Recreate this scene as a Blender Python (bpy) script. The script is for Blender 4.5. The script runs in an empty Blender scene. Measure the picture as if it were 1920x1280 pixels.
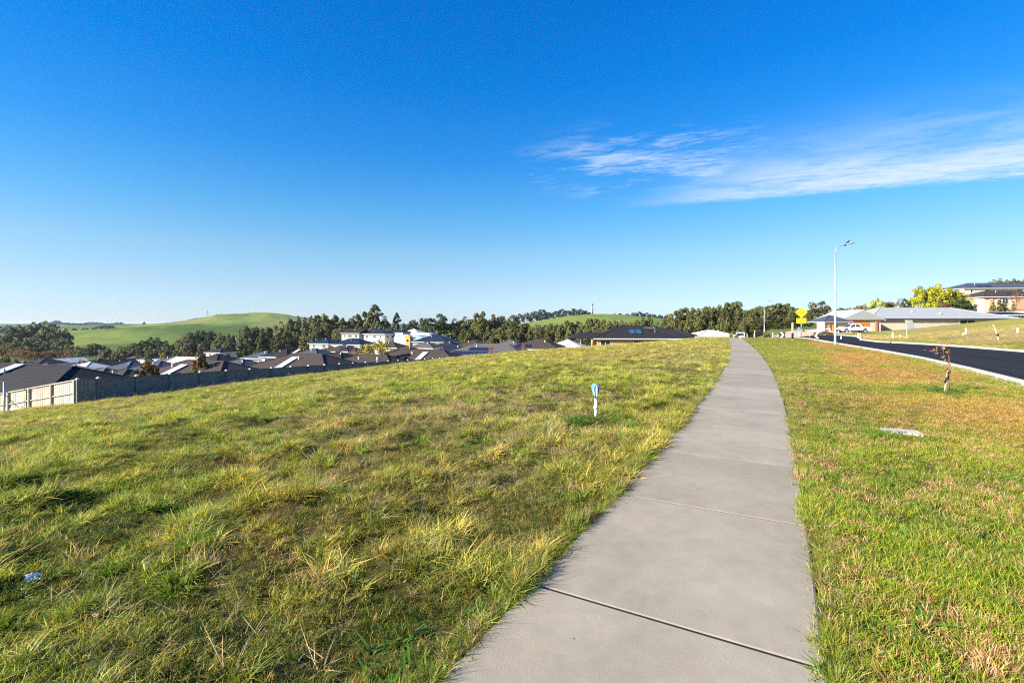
import bpy, math, random
import numpy as np
from mathutils import Vector, Matrix

R = math.radians
scene = bpy.context.scene
col = scene.collection
random.seed(7)
rng = np.random.default_rng(7)

# ------------------------------------------------------------------ camera
F = 17.0 / 36.0 * 1920.0          # focal length in photo pixels
EYE = 1.6
HY = 608.0                        # photo row of the horizon
cam_d = bpy.data.cameras.new('camera')
cam_d.lens = 17.0
cam_d.sensor_width = 36.0
cam_d.shift_y = -(640.0 - HY) / 1920.0
cam_d.clip_start = 0.05
cam_d.clip_end = 60000
cam = bpy.data.objects.new('camera', cam_d)
cam.location = (0, 0, EYE)
cam.rotation_euler = (R(90), 0, 0)
col.objects.link(cam)
scene.camera = cam

# ------------------------------------------------------------------ light
SUN_AZ = math.atan2(-0.90, -0.42)      # from +Y towards +X
SUN_EL = R(26)
world = bpy.data.worlds.new('World')
scene.world = world
world.use_nodes = True
SKY_STRENGTH = 0.077
SUN_STRENGTH = 5.0
EXPOSURE = 1.56

sun_d = bpy.data.lights.new('sun', 'SUN')
sun_d.energy = SUN_STRENGTH
sun_d.angle = R(0.53)
sun_d.color = (1.0, 0.885, 0.72)
sun = bpy.data.objects.new('sun', sun_d)
to_sun = Vector((math.sin(SUN_AZ) * math.cos(SUN_EL), math.cos(SUN_AZ) * math.cos(SUN_EL), math.sin(SUN_EL)))
sun.rotation_euler = to_sun.to_track_quat('Z', 'Y').to_euler()
sun.location = (-30, -10, 40)
col.objects.link(sun)

scene.view_settings.view_transform = 'Standard'
scene.view_settings.look = 'None'
scene.view_settings.gamma = 1.0
scene.view_settings.use_curve_mapping = False
scene.view_settings.exposure = EXPOSURE
scene.render.engine = 'CYCLES'
scene.cycles.use_denoising = False
scene.cycles.filter_width = 1.15
scene.cycles.sample_clamp_indirect = 3.0
scene.cycles.sample_clamp_direct = 2.6
scene.cycles.max_bounces = 6
scene.cycles.diffuse_bounces = 3
scene.cycles.transparent_max_bounces = 8
scene.cycles.caustics_reflective = False
scene.cycles.caustics_refractive = False


class NT:
    """tiny node tree writer"""
    def __init__(s, tree):
        s.t = tree
        tree.nodes.clear()

    def n(s, kind, **kw):
        nd = s.t.nodes.new(kind)
        ins = kw.pop('i', {})
        for k, v in kw.items():
            setattr(nd, k, v)
        for k, v in ins.items():
            s.set(nd.inputs[k], v)
        return nd

    def set(s, sock, v):
        if isinstance(v, bpy.types.NodeSocket):
            s.t.links.new(v, sock)
        elif isinstance(v, bpy.types.Node):
            s.t.links.new(v.outputs[0], sock)
        else:
            sock.default_value = v

    def math(s, op, a, b=0.0, c=None, clamp=False):
        nd = s.t.nodes.new('ShaderNodeMath')
        nd.operation = op
        nd.use_clamp = clamp
        s.set(nd.inputs[0], a)
        s.set(nd.inputs[1], b)
        if c is not None:
            s.set(nd.inputs[2], c)
        return nd.outputs[0]

    def mix(s, f, a, b, blend='MIX'):
        nd = s.t.nodes.new('ShaderNodeMix')
        nd.data_type = 'RGBA'
        nd.blend_type = blend
        s.set(nd.inputs[0], f)
        s.set(nd.inputs[6], a)
        s.set(nd.inputs[7], b)
        return nd.outputs[2]

    def mr(s, v, a, b, c=0.0, d=1.0, smooth=False):
        nd = s.t.nodes.new('ShaderNodeMapRange')
        if smooth:
            nd.interpolation_type = 'SMOOTHSTEP'
        s.set(nd.inputs[0], v)
        for k, x in enumerate((a, b, c, d)):
            s.set(nd.inputs[k + 1], x)
        return nd.outputs[0]


def build_world():
    w = NT(world.node_tree)
    sky = w.n('ShaderNodeTexSky', sky_type='NISHITA', sun_disc=False, sun_elevation=SUN_EL,
              sun_rotation=SUN_AZ % (2 * math.pi), altitude=150.0, air_density=1.0, dust_density=0.35, ozone_density=2.2)
    tc = w.n('ShaderNodeTexCoord')
    d = tc.outputs['Generated']
    sep = w.n('ShaderNodeSeparateXYZ', i={0: d})
    x, y, z = sep.outputs
    # a polarising filter on crisp winter air: deeper blue away from the horizon
    rp = w.n('ShaderNodeValToRGB', i={0: z})
    stops = [(0.0, (0.55, 0.72, 1.10)), (0.03, (0.53, 0.655, 0.96)), (0.075, (0.55, 0.64, 0.80)), (0.14, (0.50, 0.69, 0.80)), (0.22, (0.29, 0.69, 0.90)),
             (0.32, (0.11, 0.62, 1.03)), (0.44, (0.02, 0.575, 1.12)), (0.60, (0.01, 0.55, 1.18))]
    el = rp.color_ramp.elements
    while len(el) < len(stops): el.new(0.5)
    for e, (p, c) in zip(el, stops):
        e.position = p
    for e, (p, c) in zip(el, stops):
        e.color = (*c, 1)
    dt = w.n('ShaderNodeVectorMath', operation='DOT_PRODUCT', i={0: d, 1: tuple(to_sun)})
    pol = w.math('DIVIDE', 1.0, w.math('MULTIPLY_ADD', w.math('POWER', dt.outputs['Value'], 2.0), 0.3, 1.02))
    pc = w.n('ShaderNodeCombineColor', i={0: pol, 1: pol, 2: pol})
    skyc = w.mix(1.0, w.mix(1.0, sky.outputs[0], rp.outputs[0], 'MULTIPLY'), pc.outputs[0], 'MULTIPLY')
    # thin high cloud layer, projected on a plane overhead
    zz = w.math('MAXIMUM', z, 0.02)
    px = w.math('DIVIDE', x, zz)
    py = w.math('DIVIDE', y, zz)
    # distance in front of the sharp far edge of the cloud band
    t = w.math('SUBTRACT', w.math('MULTIPLY_ADD', w.math('SUBTRACT', px, 1.3), -0.37, 4.12), py)
    comb = w.n('ShaderNodeCombineXYZ', i={0: px, 1: py, 2: 0.0})
    rot = w.n('ShaderNodeVectorRotate', rotation_type='Z_AXIS', i={'Vector': comb.outputs[0], 'Angle': R(20)})
    mp = w.n('ShaderNodeMapping', i={'Vector': rot.outputs[0], 'Scale': (1.1, 2.1, 1.0)})
    n1 = w.n('ShaderNodeTexNoise', i={'Vector': mp.outputs[0], 'Scale': 1.1, 'Detail': 9.0, 'Roughness': 0.62, 'Distortion': 0.5})
    mp2 = w.n('ShaderNodeMapping', i={'Vector': rot.outputs[0], 'Scale': (2.6, 6.2, 1.0)})
    n2 = w.n('ShaderNodeTexNoise', i={'Vector': mp2.outputs[0], 'Scale': 2.0, 'Detail': 8.0, 'Roughness': 0.7, 'Distortion': 0.9})
    nn = w.math('ADD', w.math('MULTIPLY', n1.outputs[0], 0.62), w.math('MULTIPLY', n2.outputs[0], 0.38))
    tn = w.math('ADD', t, w.math('MULTIPLY', w.math('SUBTRACT', n2.outputs[0], 0.5), 0.32))
    edge = w.mr(tn, -0.05, 0.22, 0.0, 1.0, True)
    body = w.mr(tn, 0.25, 2.1, 1.0, 0.0, True)
    left = w.mr(px, 0.75, 2.2, 0.0, 1.0, True)
    band = w.math('MULTIPLY', w.math('MULTIPLY', edge, body), left)
    # loose wisps left of the band
    wx = w.math('POWER', w.math('DIVIDE', w.math('SUBTRACT', px, 0.85), 0.85), 2.0)
    wy = w.math('POWER', w.math('DIVIDE', w.math('SUBTRACT', py, 3.1), 0.8), 2.0)
    wisp = w.mr(w.math('ADD', wx, wy), 0.0, 1.3, 1.0, 0.0, True)
    bandm = w.math('MULTIPLY', band, w.mr(nn, 0.33, 0.61, 0.16, 1.0, True))
    wispm = w.math('MULTIPLY', wisp, w.mr(nn, 0.45, 0.66, 0.0, 0.7, True))
    m = w.math('MAXIMUM', bandm, wispm)
    m = w.math('MULTIPLY', m, w.mr(z, 0.05, 0.12, 0.0, 0.92, True))
    cl = w.mix(m, skyc, (3.6, 4.1, 4.7, 1))
    bg = w.n('ShaderNodeBackground', i={'Color': cl, 'Strength': SKY_STRENGTH})
    out = w.n('ShaderNodeOutputWorld', i={'Surface': bg.outputs[0]})


build_world()

# ------------------------------------------------------------------ maths helpers
def sstep(x, a, b):
    t = np.clip((np.asarray(x, float) - a) / (b - a), 0, 1)
    return t * t * (3 - 2 * t)


def vnoise(x, y, seed=0):
    x = np.asarray(x, float); y = np.asarray(y, float)
    xi = np.floor(x).astype(np.int64); yi = np.floor(y).astype(np.int64)
    fx = x - xi; fy = y - yi
    fx = fx * fx * (3 - 2 * fx); fy = fy * fy * (3 - 2 * fy)

    def h(a, b):
        n = (a * 374761393 + b * 668265263 + seed * 1442695041) & 0xFFFFFFFF
        n = ((n ^ (n >> 13)) * 1274126177) & 0xFFFFFFFF
        n = (n ^ (n >> 16)) & 0xFFFFFF
        return n / float(0xFFFFFF)
    return (h(xi, yi) * (1 - fx) + h(xi + 1, yi) * fx) * (1 - fy) + (h(xi, yi + 1) * (1 - fx) + h(xi + 1, yi + 1) * fx) * fy


def fbm(x, y, seed=0, o=4):
    a, s, t = 1.0, 0.0, 0.0
    for k in range(o):
        s = s + a * vnoise(x * 2 ** k, y * 2 ** k, seed + 17 * k)
        t += a
        a *= 0.5
    return s / t


def gauss(x, y, cx, cy, sx, sy):
    return np.exp(-((x - cx) ** 2) / (2 * sx * sx) - ((y - cy) ** 2) / (2 * sy * sy))


PC = np.array([(-2.98, -4.0), (0.52, 2.2), (0.52, 2.2), (0.93, 2.95), (1.36, 3.7), (2.28, 5.3), (3.28, 7.1), (4.95, 10.2), (7.75, 15.8), (12.25, 25.5), (16.35, 34.5), (21.2, 45.4), (28.1, 61.0), (37.5, 82.0)])
_pp = np.polyfit(PC[:, 1], PC[:, 0], 4)
def path_x(y): return np.polyval(_pp, y)
PATH_W = 1.50



def T(x, y):
    """height of the ground; the path crest is z = 0"""
    x = np.asarray(x, float); y = np.asarray(y, float)
    s = 0.5 * x + 0.866 * y
    q = -0.866 * x + 0.5 * y
    r = np.hypot(x, y)
    ql = np.clip(q - 1.6, 0, None)
    qa = np.minimum(ql, 42.5)
    f = 0.0054 * qa + 0.00194 * qa ** 2 + 0.004 * np.clip(qa - 28, 0, None) ** 2
    f = f + 13.0 * (1 - np.exp(-np.clip(ql - 42.5, 0, None) / 90.0))
    z = -f
    # gentle fall beyond the crest of the path
    dr = np.minimum(0.0010 * np.clip(s - 58, 0, None) ** 2, 1.9)
    dr = dr * sstep(q, -9, 4) * (1 - 0.6 * sstep(s, 120, 170) * (1 - sstep(q, 6, 16)))
    z = z - dr - 3.2 * sstep(s, 98, 130) * sstep(q, 6, 15)
    # bank right of the road
    bank = 0.13 * np.clip(-q - 13.0, 0, 26) + 0.03 * np.clip(-q - 39.0, 0, 60)
    z = z + bank * (1 - sstep(s, 112, 134)) * sstep(s, -60, -20)
    z = z + 19 * gauss(x, y, 300, 235, 75, 86)
    # rise under the two-storey houses
    z = z + 9.0 * gauss(x, y, -62, 262, 62, 52)
    # regional land
    left_floor = sstep(r, 230, 900)
    z = z * (1 - left_floor) + left_floor * (-14 + 10 * sstep(r, 900, 3000) + 16 * sstep(r, 3500, 9000) * (0.4 + fbm(x / 2500, y / 2500, 5, 2)))
    hill = 36 * gauss(x, y, -835, 1500, 165, 210) + 14 * gauss(x, y, -640, 1500, 150, 210) - 9 * gauss(x, y, -1250, 1300, 260, 420)
    hill = hill + 10 * gauss(x, y, -560, 690, 110, 60) + 9 * gauss(x, y, -430, 800, 150, 90)
    dxt = x - 150.0
    sg = np.where(dxt < 0, 105.0, 165.0)
    hill = hill + 33 * np.exp(-dxt ** 2 / (2 * sg * sg) - (y - 850) ** 2 / (2 * 150.0 ** 2))
    hill = hill + 12 * gauss(x, y, -200, 1500, 300, 300) - 10 * gauss(x, y, -420, 480, 120, 90) - 9 * gauss(x, y, -700, 900, 260, 120)
    z = z + hill
    und = (fbm(x / 150, y / 210, 3, 4) - 0.5) * 24 * sstep(r, 480, 1000) * (1 - 0.6 * sstep(r, 2600, 4500)) * (1 - 0.7 * sstep(x, -150, 50))
    und = und + (fbm(x / 40, y / 40, 9, 2) - 0.5) * 1.4 * sstep(r, 380, 600)
    fld = sstep((path_x(np.clip(y, -5, 82)) - x) / 1.13 - PATH_W / 2, 0.05, 1.2)
    bump = sstep(ql, 4, 22) * (1 - sstep(ql, 27, 42)) * (1 - 0.55 * sstep(s, 10, 25)) * (1 - sstep(s, 25, 48))
    z = z - 0.85 * bump - 0.38 * sstep(q, 9, 20) * sstep(s, 35, 60)
    near = (fbm(x / 3.1, y / 3.1, 21, 3) - 0.5) * 0.12 * fld + (fbm(x / 0.55, y / 0.55, 25, 2) - 0.5) * 0.24 * fld * (1 - sstep(r, 30, 50)) + (fbm(x / 9., y / 9., 22, 2) - 0.5) * 0.5 * sstep(-q, 14, 22)
    return z + und + near * (1 - sstep(r, 300, 500))


def tz(x, y):
    return float(T(x, y))


# ------------------------------------------------------------------ scene helpers
def tag(o, label=None, cat=None, group=None, kind=None):
    if label: o['label'] = label
    if cat: o['category'] = cat
    if group: o['group'] = group
    if kind: o['kind'] = kind
    return o


def empty(name, loc=(0, 0, 0), rz=0.0, sc=(1, 1, 1)):
    o = bpy.data.objects.new(name, None)
    o.location = loc
    o.rotation_euler = (0, 0, rz)
    o.scale = sc
    o.empty_display_size = 0.2
    col.objects.link(o)
    return o


def link(name, me, parent=None, loc=(0, 0, 0), rot=(0, 0, 0), sc=(1, 1, 1)):
    o = bpy.data.objects.new(name, me)
    o.location = loc; o.rotation_euler = rot; o.scale = sc
    if parent: o.parent = parent
    col.objects.link(o)
    return o


def mesh_np(name, v, f, mat, smooth=False, cols=None, cname='col'):
    """v (n,3), f (m,k) array of one polygon size"""
    me = bpy.data.meshes.new(name)
    v = np.asarray(v, np.float32); f = np.asarray(f, np.int32)
    k = f.shape[1]
    me.vertices.add(len(v)); me.vertices.foreach_set('co', v.ravel())
    me.loops.add(f.size); me.loops.foreach_set('vertex_index', f.ravel())
    me.polygons.add(len(f))
    me.polygons.foreach_set('loop_start', np.arange(0, f.size, k, dtype=np.int32))
    me.polygons.foreach_set('loop_total', np.full(len(f), k, np.int32))
    if smooth:
        me.polygons.foreach_set('use_smooth', np.ones(len(f), bool))
    me.update(calc_edges=True)
    if cols is not None:
        a = me.color_attributes.new(cname, 'FLOAT_COLOR', 'POINT')
        c = np.ones((len(v), 4), np.float32); c[:, :3] = cols
        a.data.foreach_set('color', c.ravel())
    if mat: me.materials.append(mat)
    return me


class MB:
    """collects simple solids into one mesh"""
    def __init__(s):
        s.v = []; s.f = []

    def add(s, vs, fs):
        b = len(s.v)
        s.v += [tuple(p) for p in vs]
        s.f += [tuple(i + b for i in q) for q in fs]
        return s

    def box(s, c, d, rz=0.0, M=None):
        hx, hy, hz = d[0] / 2, d[1] / 2, d[2] / 2
        P = [(-hx, -hy, -hz), (hx, -hy, -hz), (hx, hy, -hz), (-hx, hy, -hz), (-hx, -hy, hz), (hx, -hy, hz), (hx, hy, hz), (-hx, hy, hz)]
        cs, sn = math.cos(rz), math.sin(rz)
        out = []
        for p in P:
            q = Vector(p)
            if M is not None: q = M @ q
            out.append((c[0] + q.x * cs - q.y * sn, c[1] + q.x * sn + q.y * cs, c[2] + q.z))
        return s.add(out, [(0, 3, 2, 1), (4, 5, 6, 7), (0, 1, 5, 4), (1, 2, 6, 5), (2, 3, 7, 6), (3, 0, 4, 7)])

    def tube(s, pts, rad, n=8, cap=True):
        pts = [Vector(p) for p in pts]
        if not hasattr(rad, '__len__'): rad = [rad] * len(pts)
        rings = []
        up = None
        for i, p in enumerate(pts):
            d = (pts[min(i + 1, len(pts) - 1)] - pts[max(i - 1, 0)]).normalized()
            if up is None:
                up = Vector((1, 0, 0)) if abs(d.x) < 0.9 else Vector((0, 1, 0))
            a = d.cross(up).normalized(); b = a.cross(d).normalized(); up = b
            rings.append([p + rad[i] * (math.cos(2 * math.pi * k / n) * a + math.sin(2 * math.pi * k / n) * b) for k in range(n)])
        vs = [q for r_ in rings for q in r_]
        fs = []
        for i in range(len(pts) - 1):
            for k in range(n):
                k2 = (k + 1) % n
                fs.append((i * n + k, i * n + k2, (i + 1) * n + k2, (i + 1) * n + k))
        if cap:
            fs.append(tuple(range(n))[::-1]); fs.append(tuple((len(pts) - 1) * n + k for k in range(n)))
        return s.add(vs, fs)

    def prism(s, prof, axis_from, axis_to, to3):
        n = len(prof)
        vs = [to3(p, axis_from) for p in prof] + [to3(p, axis_to) for p in prof]
        fs = [tuple(range(n)), tuple(range(2 * n - 1, n - 1, -1))]
        for k in range(n):
            k2 = (k + 1) % n
            fs.append((k, k + n, k2 + n, k2))
        return s.add(vs, fs)

    def mesh(s, name, mat, smooth=False):
        me = bpy.data.meshes.new(name)
        me.from_pydata(s.v, [], s.f)
        me.validate()
        if mat: me.materials.append(mat)
        if smooth:
            for p in me.polygons: p.use_smooth = True
        me.update()
        import bmesh
        bm = bmesh.new(); bm.from_mesh(me)
        bmesh.ops.recalc_face_normals(bm, faces=bm.faces)
        bm.to_mesh(me); bm.free()
        return me

    def build(s, name, mat, parent=None, smooth=False, **kw):
        return link(name, s.mesh(name, mat, smooth), parent, **kw)


# ------------------------------------------------------------------ materials
def simple(name, c, rough=0.8, metal=0.0, noise=0.25, scale=6.0, bump=0.0, spec=0.4, bscale=40.0, rand=0.0):
    m = bpy.data.materials.new(name); m.use_nodes = True
    w = NT(m.node_tree)
    tc = w.n('ShaderNodeTexCoord')
    n1 = w.n('ShaderNodeTexNoise', i={'Vector': tc.outputs['Object'], 'Scale': scale, 'Detail': 5.0, 'Roughness': 0.6})
    f = w.mr(n1.outputs[0], 0.25, 0.75, 1 - noise, 1 + noise)
    if rand:
        oi = w.n('ShaderNodeObjectInfo')
        f = w.math('MULTIPLY', f, w.mr(oi.outputs['Random'], 0, 1, 1 - rand, 1 + rand))
    cc = w.n('ShaderNodeCombineColor', i={0: f, 1: f, 2: f})
    colr = w.mix(1.0, (*c, 1), cc.outputs[0], 'MULTIPLY')
    b = w.n('ShaderNodeBsdfPrincipled', i={'Base Color': colr, 'Roughness': rough, 'Metallic': metal, 'Specular IOR Level': spec})
    if bump:
        n2 = w.n('ShaderNodeTexNoise', i={'Vector': tc.outputs['Object'], 'Scale': bscale, 'Detail': 4.0})
        bp = w.n('ShaderNodeBump', i={'Height': n2.outputs[0], 'Strength': bump, 'Distance': 0.02})
        w.set(b.inputs['Normal'], bp.outputs[0])
    w.n('ShaderNodeOutputMaterial', i={'Surface': b.outputs[0]})
    return m


def mat_ground():
    m = bpy.data.materials.new('ground'); m.use_nodes = True
    w = NT(m.node_tree)
    g = w.n('ShaderNodeNewGeometry')
    ca = w.n('ShaderNodeVertexColor', layer_name='col')
    pos = g.outputs['Position']
    n1 = w.n('ShaderNodeTexNoise', i={'Vector': pos, 'Scale': 2.3, 'Detail': 8.0, 'Roughness': 0.7})
    n2 = w.n('ShaderNodeTexNoise', i={'Vector': pos, 'Scale': 0.035, 'Detail': 7.0, 'Roughness': 0.62})
    n3 = w.n('ShaderNodeTexNoise', i={'Vector': pos, 'Scale': 14.0, 'Detail': 4.0, 'Roughness': 0.7})
    f = w.math('MULTIPLY', w.mr(n1.outputs[0], 0.3, 0.7, 0.66, 1.3), w.mr(n2.outputs[0], 0.3, 0.7, 0.8, 1.2))
    f = w.math('MULTIPLY', f, w.mr(n3.outputs[0], 0.3, 0.7, 0.75, 1.25))
    cc = w.n('ShaderNodeCombineColor', i={0: f, 1: f, 2: f})
    c = w.mix(1.0, ca.outputs[0], cc.outputs[0], 'MULTIPLY')
    yl = w.mix(w.mr(n2.outputs[0], 0.45, 0.7, 0.0, 0.35), c, (0.17, 0.15, 0.045, 1))
    b = w.n('ShaderNodeBsdfPrincipled', i={'Base Color': yl, 'Roughness': 0.95, 'Specular IOR Level': 0.1})
    bp = w.n('ShaderNodeBump', i={'Height': n1.outputs[0], 'Strength': 0.8, 'Distance': 0.12})
    w.set(b.inputs['Normal'], bp.outputs[0])
    w.n('ShaderNodeOutputMaterial', i={'Surface': b.outputs[0]})
    return m


def mat_blade():
    m = bpy.data.materials.new('grass_blade'); m.use_nodes = True
    w = NT(m.node_tree)
    ti = w.n('ShaderNodeAttribute', attribute_type='INSTANCER', attribute_name='tint')
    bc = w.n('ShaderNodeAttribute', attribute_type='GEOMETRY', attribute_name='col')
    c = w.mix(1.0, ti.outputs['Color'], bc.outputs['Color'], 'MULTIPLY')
    b = w.n('ShaderNodeBsdfPrincipled', i={'Base Color': c, 'Roughness': 0.5, 'Specular IOR Level': 0.3})
    tr = w.n('ShaderNodeBsdfTranslucent', i={'Color': w.mix(1.0, c, (1.15, 1.2, 0.6, 1), 'MULTIPLY')})
    mx = w.n('ShaderNodeMixShader', i={0: 0.38, 1: b.outputs[0], 2: tr.outputs[0]})
    w.n('ShaderNodeOutputMaterial', i={'Surface': mx.outputs[0]})
    return m


def mat_leaf(name, c, c2, tr=0.25, rand=0.36):
    m = bpy.data.materials.new(name); m.use_nodes = True
    w = NT(m.node_tree)
    bc = w.n('ShaderNodeVertexColor', layer_name='col')
    oi = w.n('ShaderNodeObjectInfo')
    sc = w.n('ShaderNodeSeparateColor', i={0: bc.outputs[0]})
    base = w.mix(sc.outputs[0], (*c, 1), (*c2, 1))
    f = w.math('MULTIPLY', w.mr(sc.outputs[1], 0, 1, 0.6, 1.35), w.mr(oi.outputs['Random'], 0, 1, 1 - rand, 1 + rand))
    cc = w.n('ShaderNodeCombineColor', i={0: f, 1: f, 2: f})
    cl = w.mix(1.0, base, cc.outputs[0], 'MULTIPLY')
    b = w.n('ShaderNodeBsdfPrincipled', i={'Base Color': cl, 'Roughness': 0.6, 'Specular IOR Level': 0.25})
    t = w.n('ShaderNodeBsdfTranslucent', i={'Color': cl})
    mx = w.n('ShaderNodeMixShader', i={0: tr, 1: b.outputs[0], 2: t.outputs[0]})
    w.n('ShaderNodeOutputMaterial', i={'Surface': mx.outputs[0]})
    return m


def mat_concrete():
    m = bpy.data.materials.new('concrete_slab'); m.use_nodes = True
    w = NT(m.node_tree)
    g = w.n('ShaderNodeNewGeometry')
    oi = w.n('ShaderNodeObjectInfo')
    pos = g.outputs['Position']
    nb = w.n('ShaderNodeTexNoise', i={'Vector': pos, 'Scale': 1.1, 'Detail': 6.0, 'Roughness': 0.6})
    nf = w.n('ShaderNodeTexNoise', i={'Vector': pos, 'Scale': 90.0, 'Detail': 3.0, 'Roughness': 0.7})
    nm = w.n('ShaderNodeTexNoise', i={'Vector': pos, 'Scale': 7.0, 'Detail': 6.0, 'Roughness': 0.65})
    c = w.mix(w.mr(nb.outputs[0], 0.3, 0.7), (0.236, 0.212, 0.170, 1), (0.312, 0.283, 0.228, 1))
    f = w.math('MULTIPLY', w.mr(nf.outputs[0], 0.3, 0.7, 0.9, 1.08), w.mr(nm.outputs[0], 0.3, 0.7, 0.91, 1.07))
    f = w.math('MULTIPLY', f, w.mr(oi.outputs['Random'], 0, 1, 0.90, 1.08))
    cc = w.n('ShaderNodeCombineColor', i={0: f, 1: f, 2: f})
    c = w.mix(1.0, c, cc.outputs[0], 'MULTIPLY')
    nd = w.n('ShaderNodeTexNoise', i={'Vector': pos, 'Scale': 0.55, 'Detail': 9.0, 'Roughness': 0.72, 'Distortion': 0.8})
    c = w.mix(w.mr(nd.outputs[0], 0.50, 0.68, 0.0, 0.38), c, (0.19, 0.165, 0.135, 1))
    vo = w.n('ShaderNodeTexVoronoi', feature='F1', i={'Vector': pos, 'Scale': 2.4, 'Randomness': 1.0})
    c = w.mix(w.mr(vo.outputs['Distance'], 0.018, 0.03, 0.85, 0.0), c, (0.03, 0.025, 0.02, 1))
    # rusty stain flecks
    ns = w.n('ShaderNodeTexNoise', i={'Vector': pos, 'Scale': 3.3, 'Detail': 3.0})
    c = w.mix(w.mr(ns.outputs[0], 0.62, 0.75, 0.0, 0.35), c, (0.33, 0.25, 0.16, 1))
    # arcs left by the broom: fine waves bent by a slow noise
    wn = w.n('ShaderNodeTexNoise', i={'Vector': pos, 'Scale': 0.9, 'Detail': 2.0})
    off = w.n('ShaderNodeVectorMath', operation='SCALE', i={0: wn.outputs['Color'], 'Scale': 1.6})
    pv = w.n('ShaderNodeVectorMath', operation='ADD', i={0: pos, 1: off.outputs[0]})
    wv = w.n('ShaderNodeTexWave', wave_type='BANDS', bands_direction='DIAGONAL', i={'Vector': pv.outputs[0], 'Scale': 17.0, 'Distortion': 9.0, 'Detail': 5.0, 'Detail Scale': 1.6, 'Detail Roughness': 0.75})
    h = w.math('ADD', w.math('MULTIPLY', wv.outputs['Fac'], w.mr(nm.outputs[0], 0.46, 0.70, 0.0, 0.55)), w.math('MULTIPLY', nf.outputs[0], 0.6))
    bp = w.n('ShaderNodeBump', i={'Height': h, 'Strength': 0.42, 'Distance': 0.003})
    b = w.n('ShaderNodeBsdfPrincipled', i={'Base Color': c, 'Roughness': 0.85, 'Specular IOR Level': 0.25, 'Normal': bp.outputs[0]})
    w.n('ShaderNodeOutputMaterial', i={'Surface': b.outputs[0]})
    return m


def mat_asphalt():
    m = bpy.data.materials.new('asphalt'); m.use_nodes = True
    w = NT(m.node_tree)
    g = w.n('ShaderNodeNewGeometry')
    pos = g.outputs['Position']
    rt = w.n('ShaderNodeVectorRotate', rotation_type='Z_AXIS', i={'Vector': pos, 'Angle': R(27)})
    mp = w.n('ShaderNodeMapping', i={'Vector': rt.outputs[0], 'Scale': (1.6, 0.05, 1)})
    n1 = w.n('ShaderNodeTexNoise', i={'Vector': mp.outputs[0], 'Scale': 1.0, 'Detail': 4.0})
    n2 = w.n('ShaderNodeTexNoise', i={'Vector': pos, 'Scale': 25.0, 'Detail': 5.0, 'Roughness': 0.8})
    f = w.math('MULTIPLY', w.mr(n1.outputs[0], 0.3, 0.7, 0.7, 1.3), w.mr(n2.outputs[0], 0.3, 0.7, 0.7, 1.3))
    cc = w.n('ShaderNodeCombineColor', i={0: f, 1: f, 2: f})
    c = w.mix(1.0, (0.014, 0.014, 0.016, 1), cc.outputs[0], 'MULTIPLY')
    bp = w.n('ShaderNodeBump', i={'Height': n2.outputs[0], 'Strength': 0.5, 'Distance': 0.01})
    b = w.n('ShaderNodeBsdfPrincipled', i={'Base Color': c, 'Roughness': 0.85, 'Specular IOR Level': 0.14, 'Normal': bp.outputs[0]})
    w.n('ShaderNodeOutputMaterial', i={'Surface': b.outputs[0]})
    return m


def mat_courses(name, c, pitch=0.45, rough=0.8, dark=0.45, spec=0.2):
    """roof covering: rows of tiles or sheet ribs read from the local slope coordinate (fine relief)"""
    m = bpy.data.materials.new(name); m.use_nodes = True
    w = NT(m.node_tree)
    tc = w.n('ShaderNodeTexCoord')
    sp = w.n('ShaderNodeSeparateXYZ', i={0: tc.outputs['Object']})
    zc = w.math('FRACT', w.math('DIVIDE', sp.outputs[2], pitch * 0.4))
    n1 = w.n('ShaderNodeTexNoise', i={'Vector': tc.outputs['Object'], 'Scale': 3.0, 'Detail': 5.0})
    f = w.math('MULTIPLY', w.mr(n1.outputs[0], 0.3, 0.7, 0.85, 1.15), w.mr(zc, 0.0, 0.16, dark, 1.0))
    cc = w.n('ShaderNodeCombineColor', i={0: f, 1: f, 2: f})
    cl = w.mix(1.0, (*c, 1), cc.outputs[0], 'MULTIPLY')
    bp = w.n('ShaderNodeBump', i={'Height': zc, 'Strength': 0.35, 'Distance': 0.03})
    b = w.n('ShaderNodeBsdfPrincipled', i={'Base Color': cl, 'Roughness': rough, 'Specular IOR Level': spec, 'Normal': bp.outputs[0]})
    w.n('ShaderNodeOutputMaterial', i={'Surface': b.outputs[0]})
    return m


def mat_brick(name, c1, c2, mortar):
    m = bpy.data.materials.new(name); m.use_nodes = True
    w = NT(m.node_tree)
    tc = w.n('ShaderNodeTexCoord')
    sp = w.n('ShaderNodeSeparateXYZ', i={0: tc.outputs['Object']})
    cb = w.n('ShaderNodeCombineXYZ', i={0: w.math('ADD', sp.outputs[0], sp.outputs[1]), 1: sp.outputs[2], 2: 0.0})
    br = w.n('ShaderNodeTexBrick', i={'Vector': cb.outputs[0], 'Color1': (*c1, 1), 'Color2': (*c2, 1), 'Mortar': (*mortar, 1), 'Scale': 1.0,
                                      'Brick Width': 0.24, 'Row Height': 0.086, 'Mortar Size': 0.01})
    b = w.n('ShaderNodeBsdfPrincipled', i={'Base Color': br.outputs[0], 'Roughness': 0.9, 'Specular IOR Level': 0.15})
    w.n('ShaderNodeOutputMaterial', i={'Surface': b.outputs[0]})
    return m


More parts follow.
